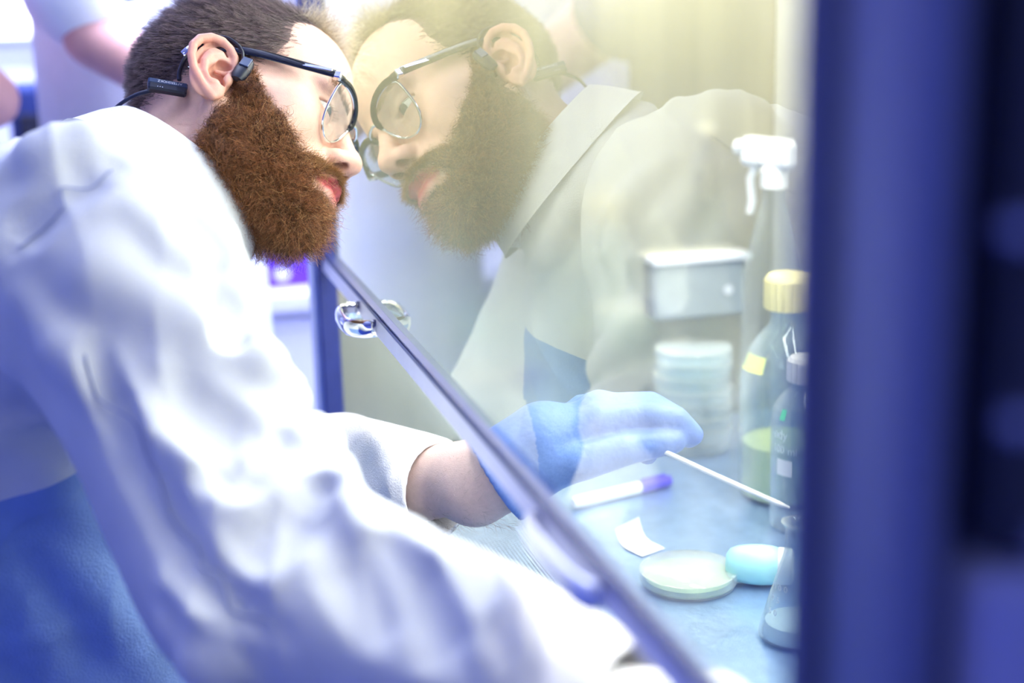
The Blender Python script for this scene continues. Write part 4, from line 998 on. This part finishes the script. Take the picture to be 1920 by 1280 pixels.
# ---------------------------------------------------------------- two colleagues in the background
def colleague(root, facing, elbow_r, hand_r, elbow_l, hand_l, label, coat_len, hair='bg_hair', top='white_cotton', legs='jeans', height=1.74, sleeve=.62):
    fx = np.array([math.cos(facing), math.sin(facing), 0]); rx = np.array([fx[1], -fx[0], 0]); O = np.array([root[0], root[1], 0])
    tall = height / 1.74; Q = lambda r, f, z: O + rx * r + fx * f + np.array([0, 0, z * tall])
    def arms(g, rad, part=1.0, k=.03):
        for sgn, e_, h_ in ((1, elbow_r, hand_r), (-1, elbow_l, hand_l)):
            s0 = Q(sgn * .19, 0, 1.43); e_ = np.array(e_); h_ = np.array(h_)
            if part >= 1: g.chain([s0, e_, h_], (rad[0], rad[1], rad[2]), k)
            else: g.cone(s0, s0 + (e_ - s0) * part, rad[0], rad[1], k)
    lo = np.minimum.reduce([np.array(p) for p in (elbow_r, hand_r, elbow_l, hand_l)] + [O - .32]) - .1; hi = np.maximum.reduce([np.array(p) for p in (elbow_r, hand_r, elbow_l, hand_l)] + [O + .32]) + .1
    lo[2] = 0; hi[2] = 1.80 * tall
    b = Sdf(lo, hi, .010)
    b.cone(Q(0, 0, 1.32), Q(0, 0, 1.0), .13, .13); b.cone(Q(-.15, 0, 1.42), Q(.15, 0, 1.42), .06, .06, .05); b.cone(Q(0, 0, 1.42), Q(0, .02, 1.56), .06, .055, .03)
    b.ell(Q(0, .02, 1.65), (.085, .085, .11), .02); b.cone(Q(0, .10, 1.66), Q(0, .115, 1.625), .012, .018, .02); b.ell(Q(0, .05, 1.585), (.05, .05, .045), .03)
    for sgn in (1, -1): b.ell(Q(sgn * .085, .01, 1.645), (.018, .018, .03), .01); b.chain([Q(sgn * .062, 0, .95), Q(sgn * .08, .01, .5), Q(sgn * .09, 0, .09)], (.072, .058, .042), .04)
    arms(b, (.052, .040, .029))
    for e_, h_, sgn in ((elbow_r, hand_r, 1), (elbow_l, hand_l, -1)):
        d_ = np.array(h_) - np.array(e_); d_ /= np.linalg.norm(d_); s_ = np.cross(d_, [0, 0, 1.0]); s_ /= max(np.linalg.norm(s_), 1e-6); h_ = np.array(h_)
        b.cone(h_, h_ + d_ * .07, .030, .034, .02)
        for q_, (o_, l_) in enumerate(((-.028, .075), (-.010, .09), (.010, .095), (.028, .085))): b.chain([h_ + d_ * .08 + s_ * o_, h_ + d_ * (.08 + l_ * .5) + s_ * o_ + np.array([0, 0, -.006]), h_ + d_ * (.08 + l_) + s_ * o_ + np.array([0, 0, -.022])], (.011, .010, .009), .006)
        b.chain([h_ + d_ * .03 - s_ * sgn * .03, h_ + d_ * .07 - s_ * sgn * .06, h_ + d_ * .10 - s_ * sgn * .062], (.013, .012, .010), .01)
    V, F = b.mesh(); p = raw_mesh('person', V, F, 'bg_skin'); tag(p, label, 'person')
    g = Sdf(lo, hi, .010)
    g.cone(Q(0, 0, 1.33), Q(0, 0, coat_len), .150, .160); g.cone(Q(-.16, 0, 1.41), Q(.16, 0, 1.41), .078, .078, .05)
    arms(g, (.085, .075, 0), sleeve); g.half(Q(0, 0, coat_len), (0, 0, -1)); g.cone(Q(0, .0, 1.46), Q(0, .02, 1.60), .066, .075, .01, 's')
    V, F = g.mesh(); raw_mesh('shirt', V, F, top, p)
    g = Sdf(lo, hi, .010)
    for sgn in (1, -1): g.chain([Q(sgn * .062, 0, .96), Q(sgn * .09, .01, .5), Q(sgn * .09, 0, .07)], (.085, .075, .062), .04)
    g.half(Q(0, 0, 1.0), (0, 0, 1)); V, F = g.mesh(); raw_mesh('trousers', V, F, legs, p)
    g = Sdf(lo, hi, .008); g.ell(Q(0, -.005, 1.69), (.096, .096, .095)); g.half(Q(0, .055, 1.68), fx * .9 + np.array([0, 0, -.6]), .01); V, F = g.mesh(); raw_mesh('hair', V, F, hair, p)
    for sgn in (1, -1):
        g = Sdf(lo, hi, .008); g.chain([Q(sgn * .09, -.03, .055), Q(sgn * .09, .08, .045), Q(sgn * .09, .15, .035)], (.05, .046, .034), .01); g.half((0, 0, .003), (0, 0, -1)); V, F = g.mesh(); raw_mesh('shoe', V, F, 'shoe', p)
    return p
colleague((-2.16, -.168, 0), math.radians(60), (-1.93, -.232, 1.385), (-1.86, -.105, 1.30), (-2.34, -.06, 1.20), (-2.28, .02, 1.16), 'colleague in white coat with one bare forearm raised behind the man', .55, legs='white_cotton', height=1.88)
colleague((-1.95, -.66, 0), math.radians(150), (-1.98, -.372, 1.31), (-2.08, -.545, 1.46), (-2.1, -.86, 1.15), (-2.3, -.78, 1.10), 'colleague cut off by the left edge with only a bare elbow showing', .92, top='navy_cloth', sleeve=.2)
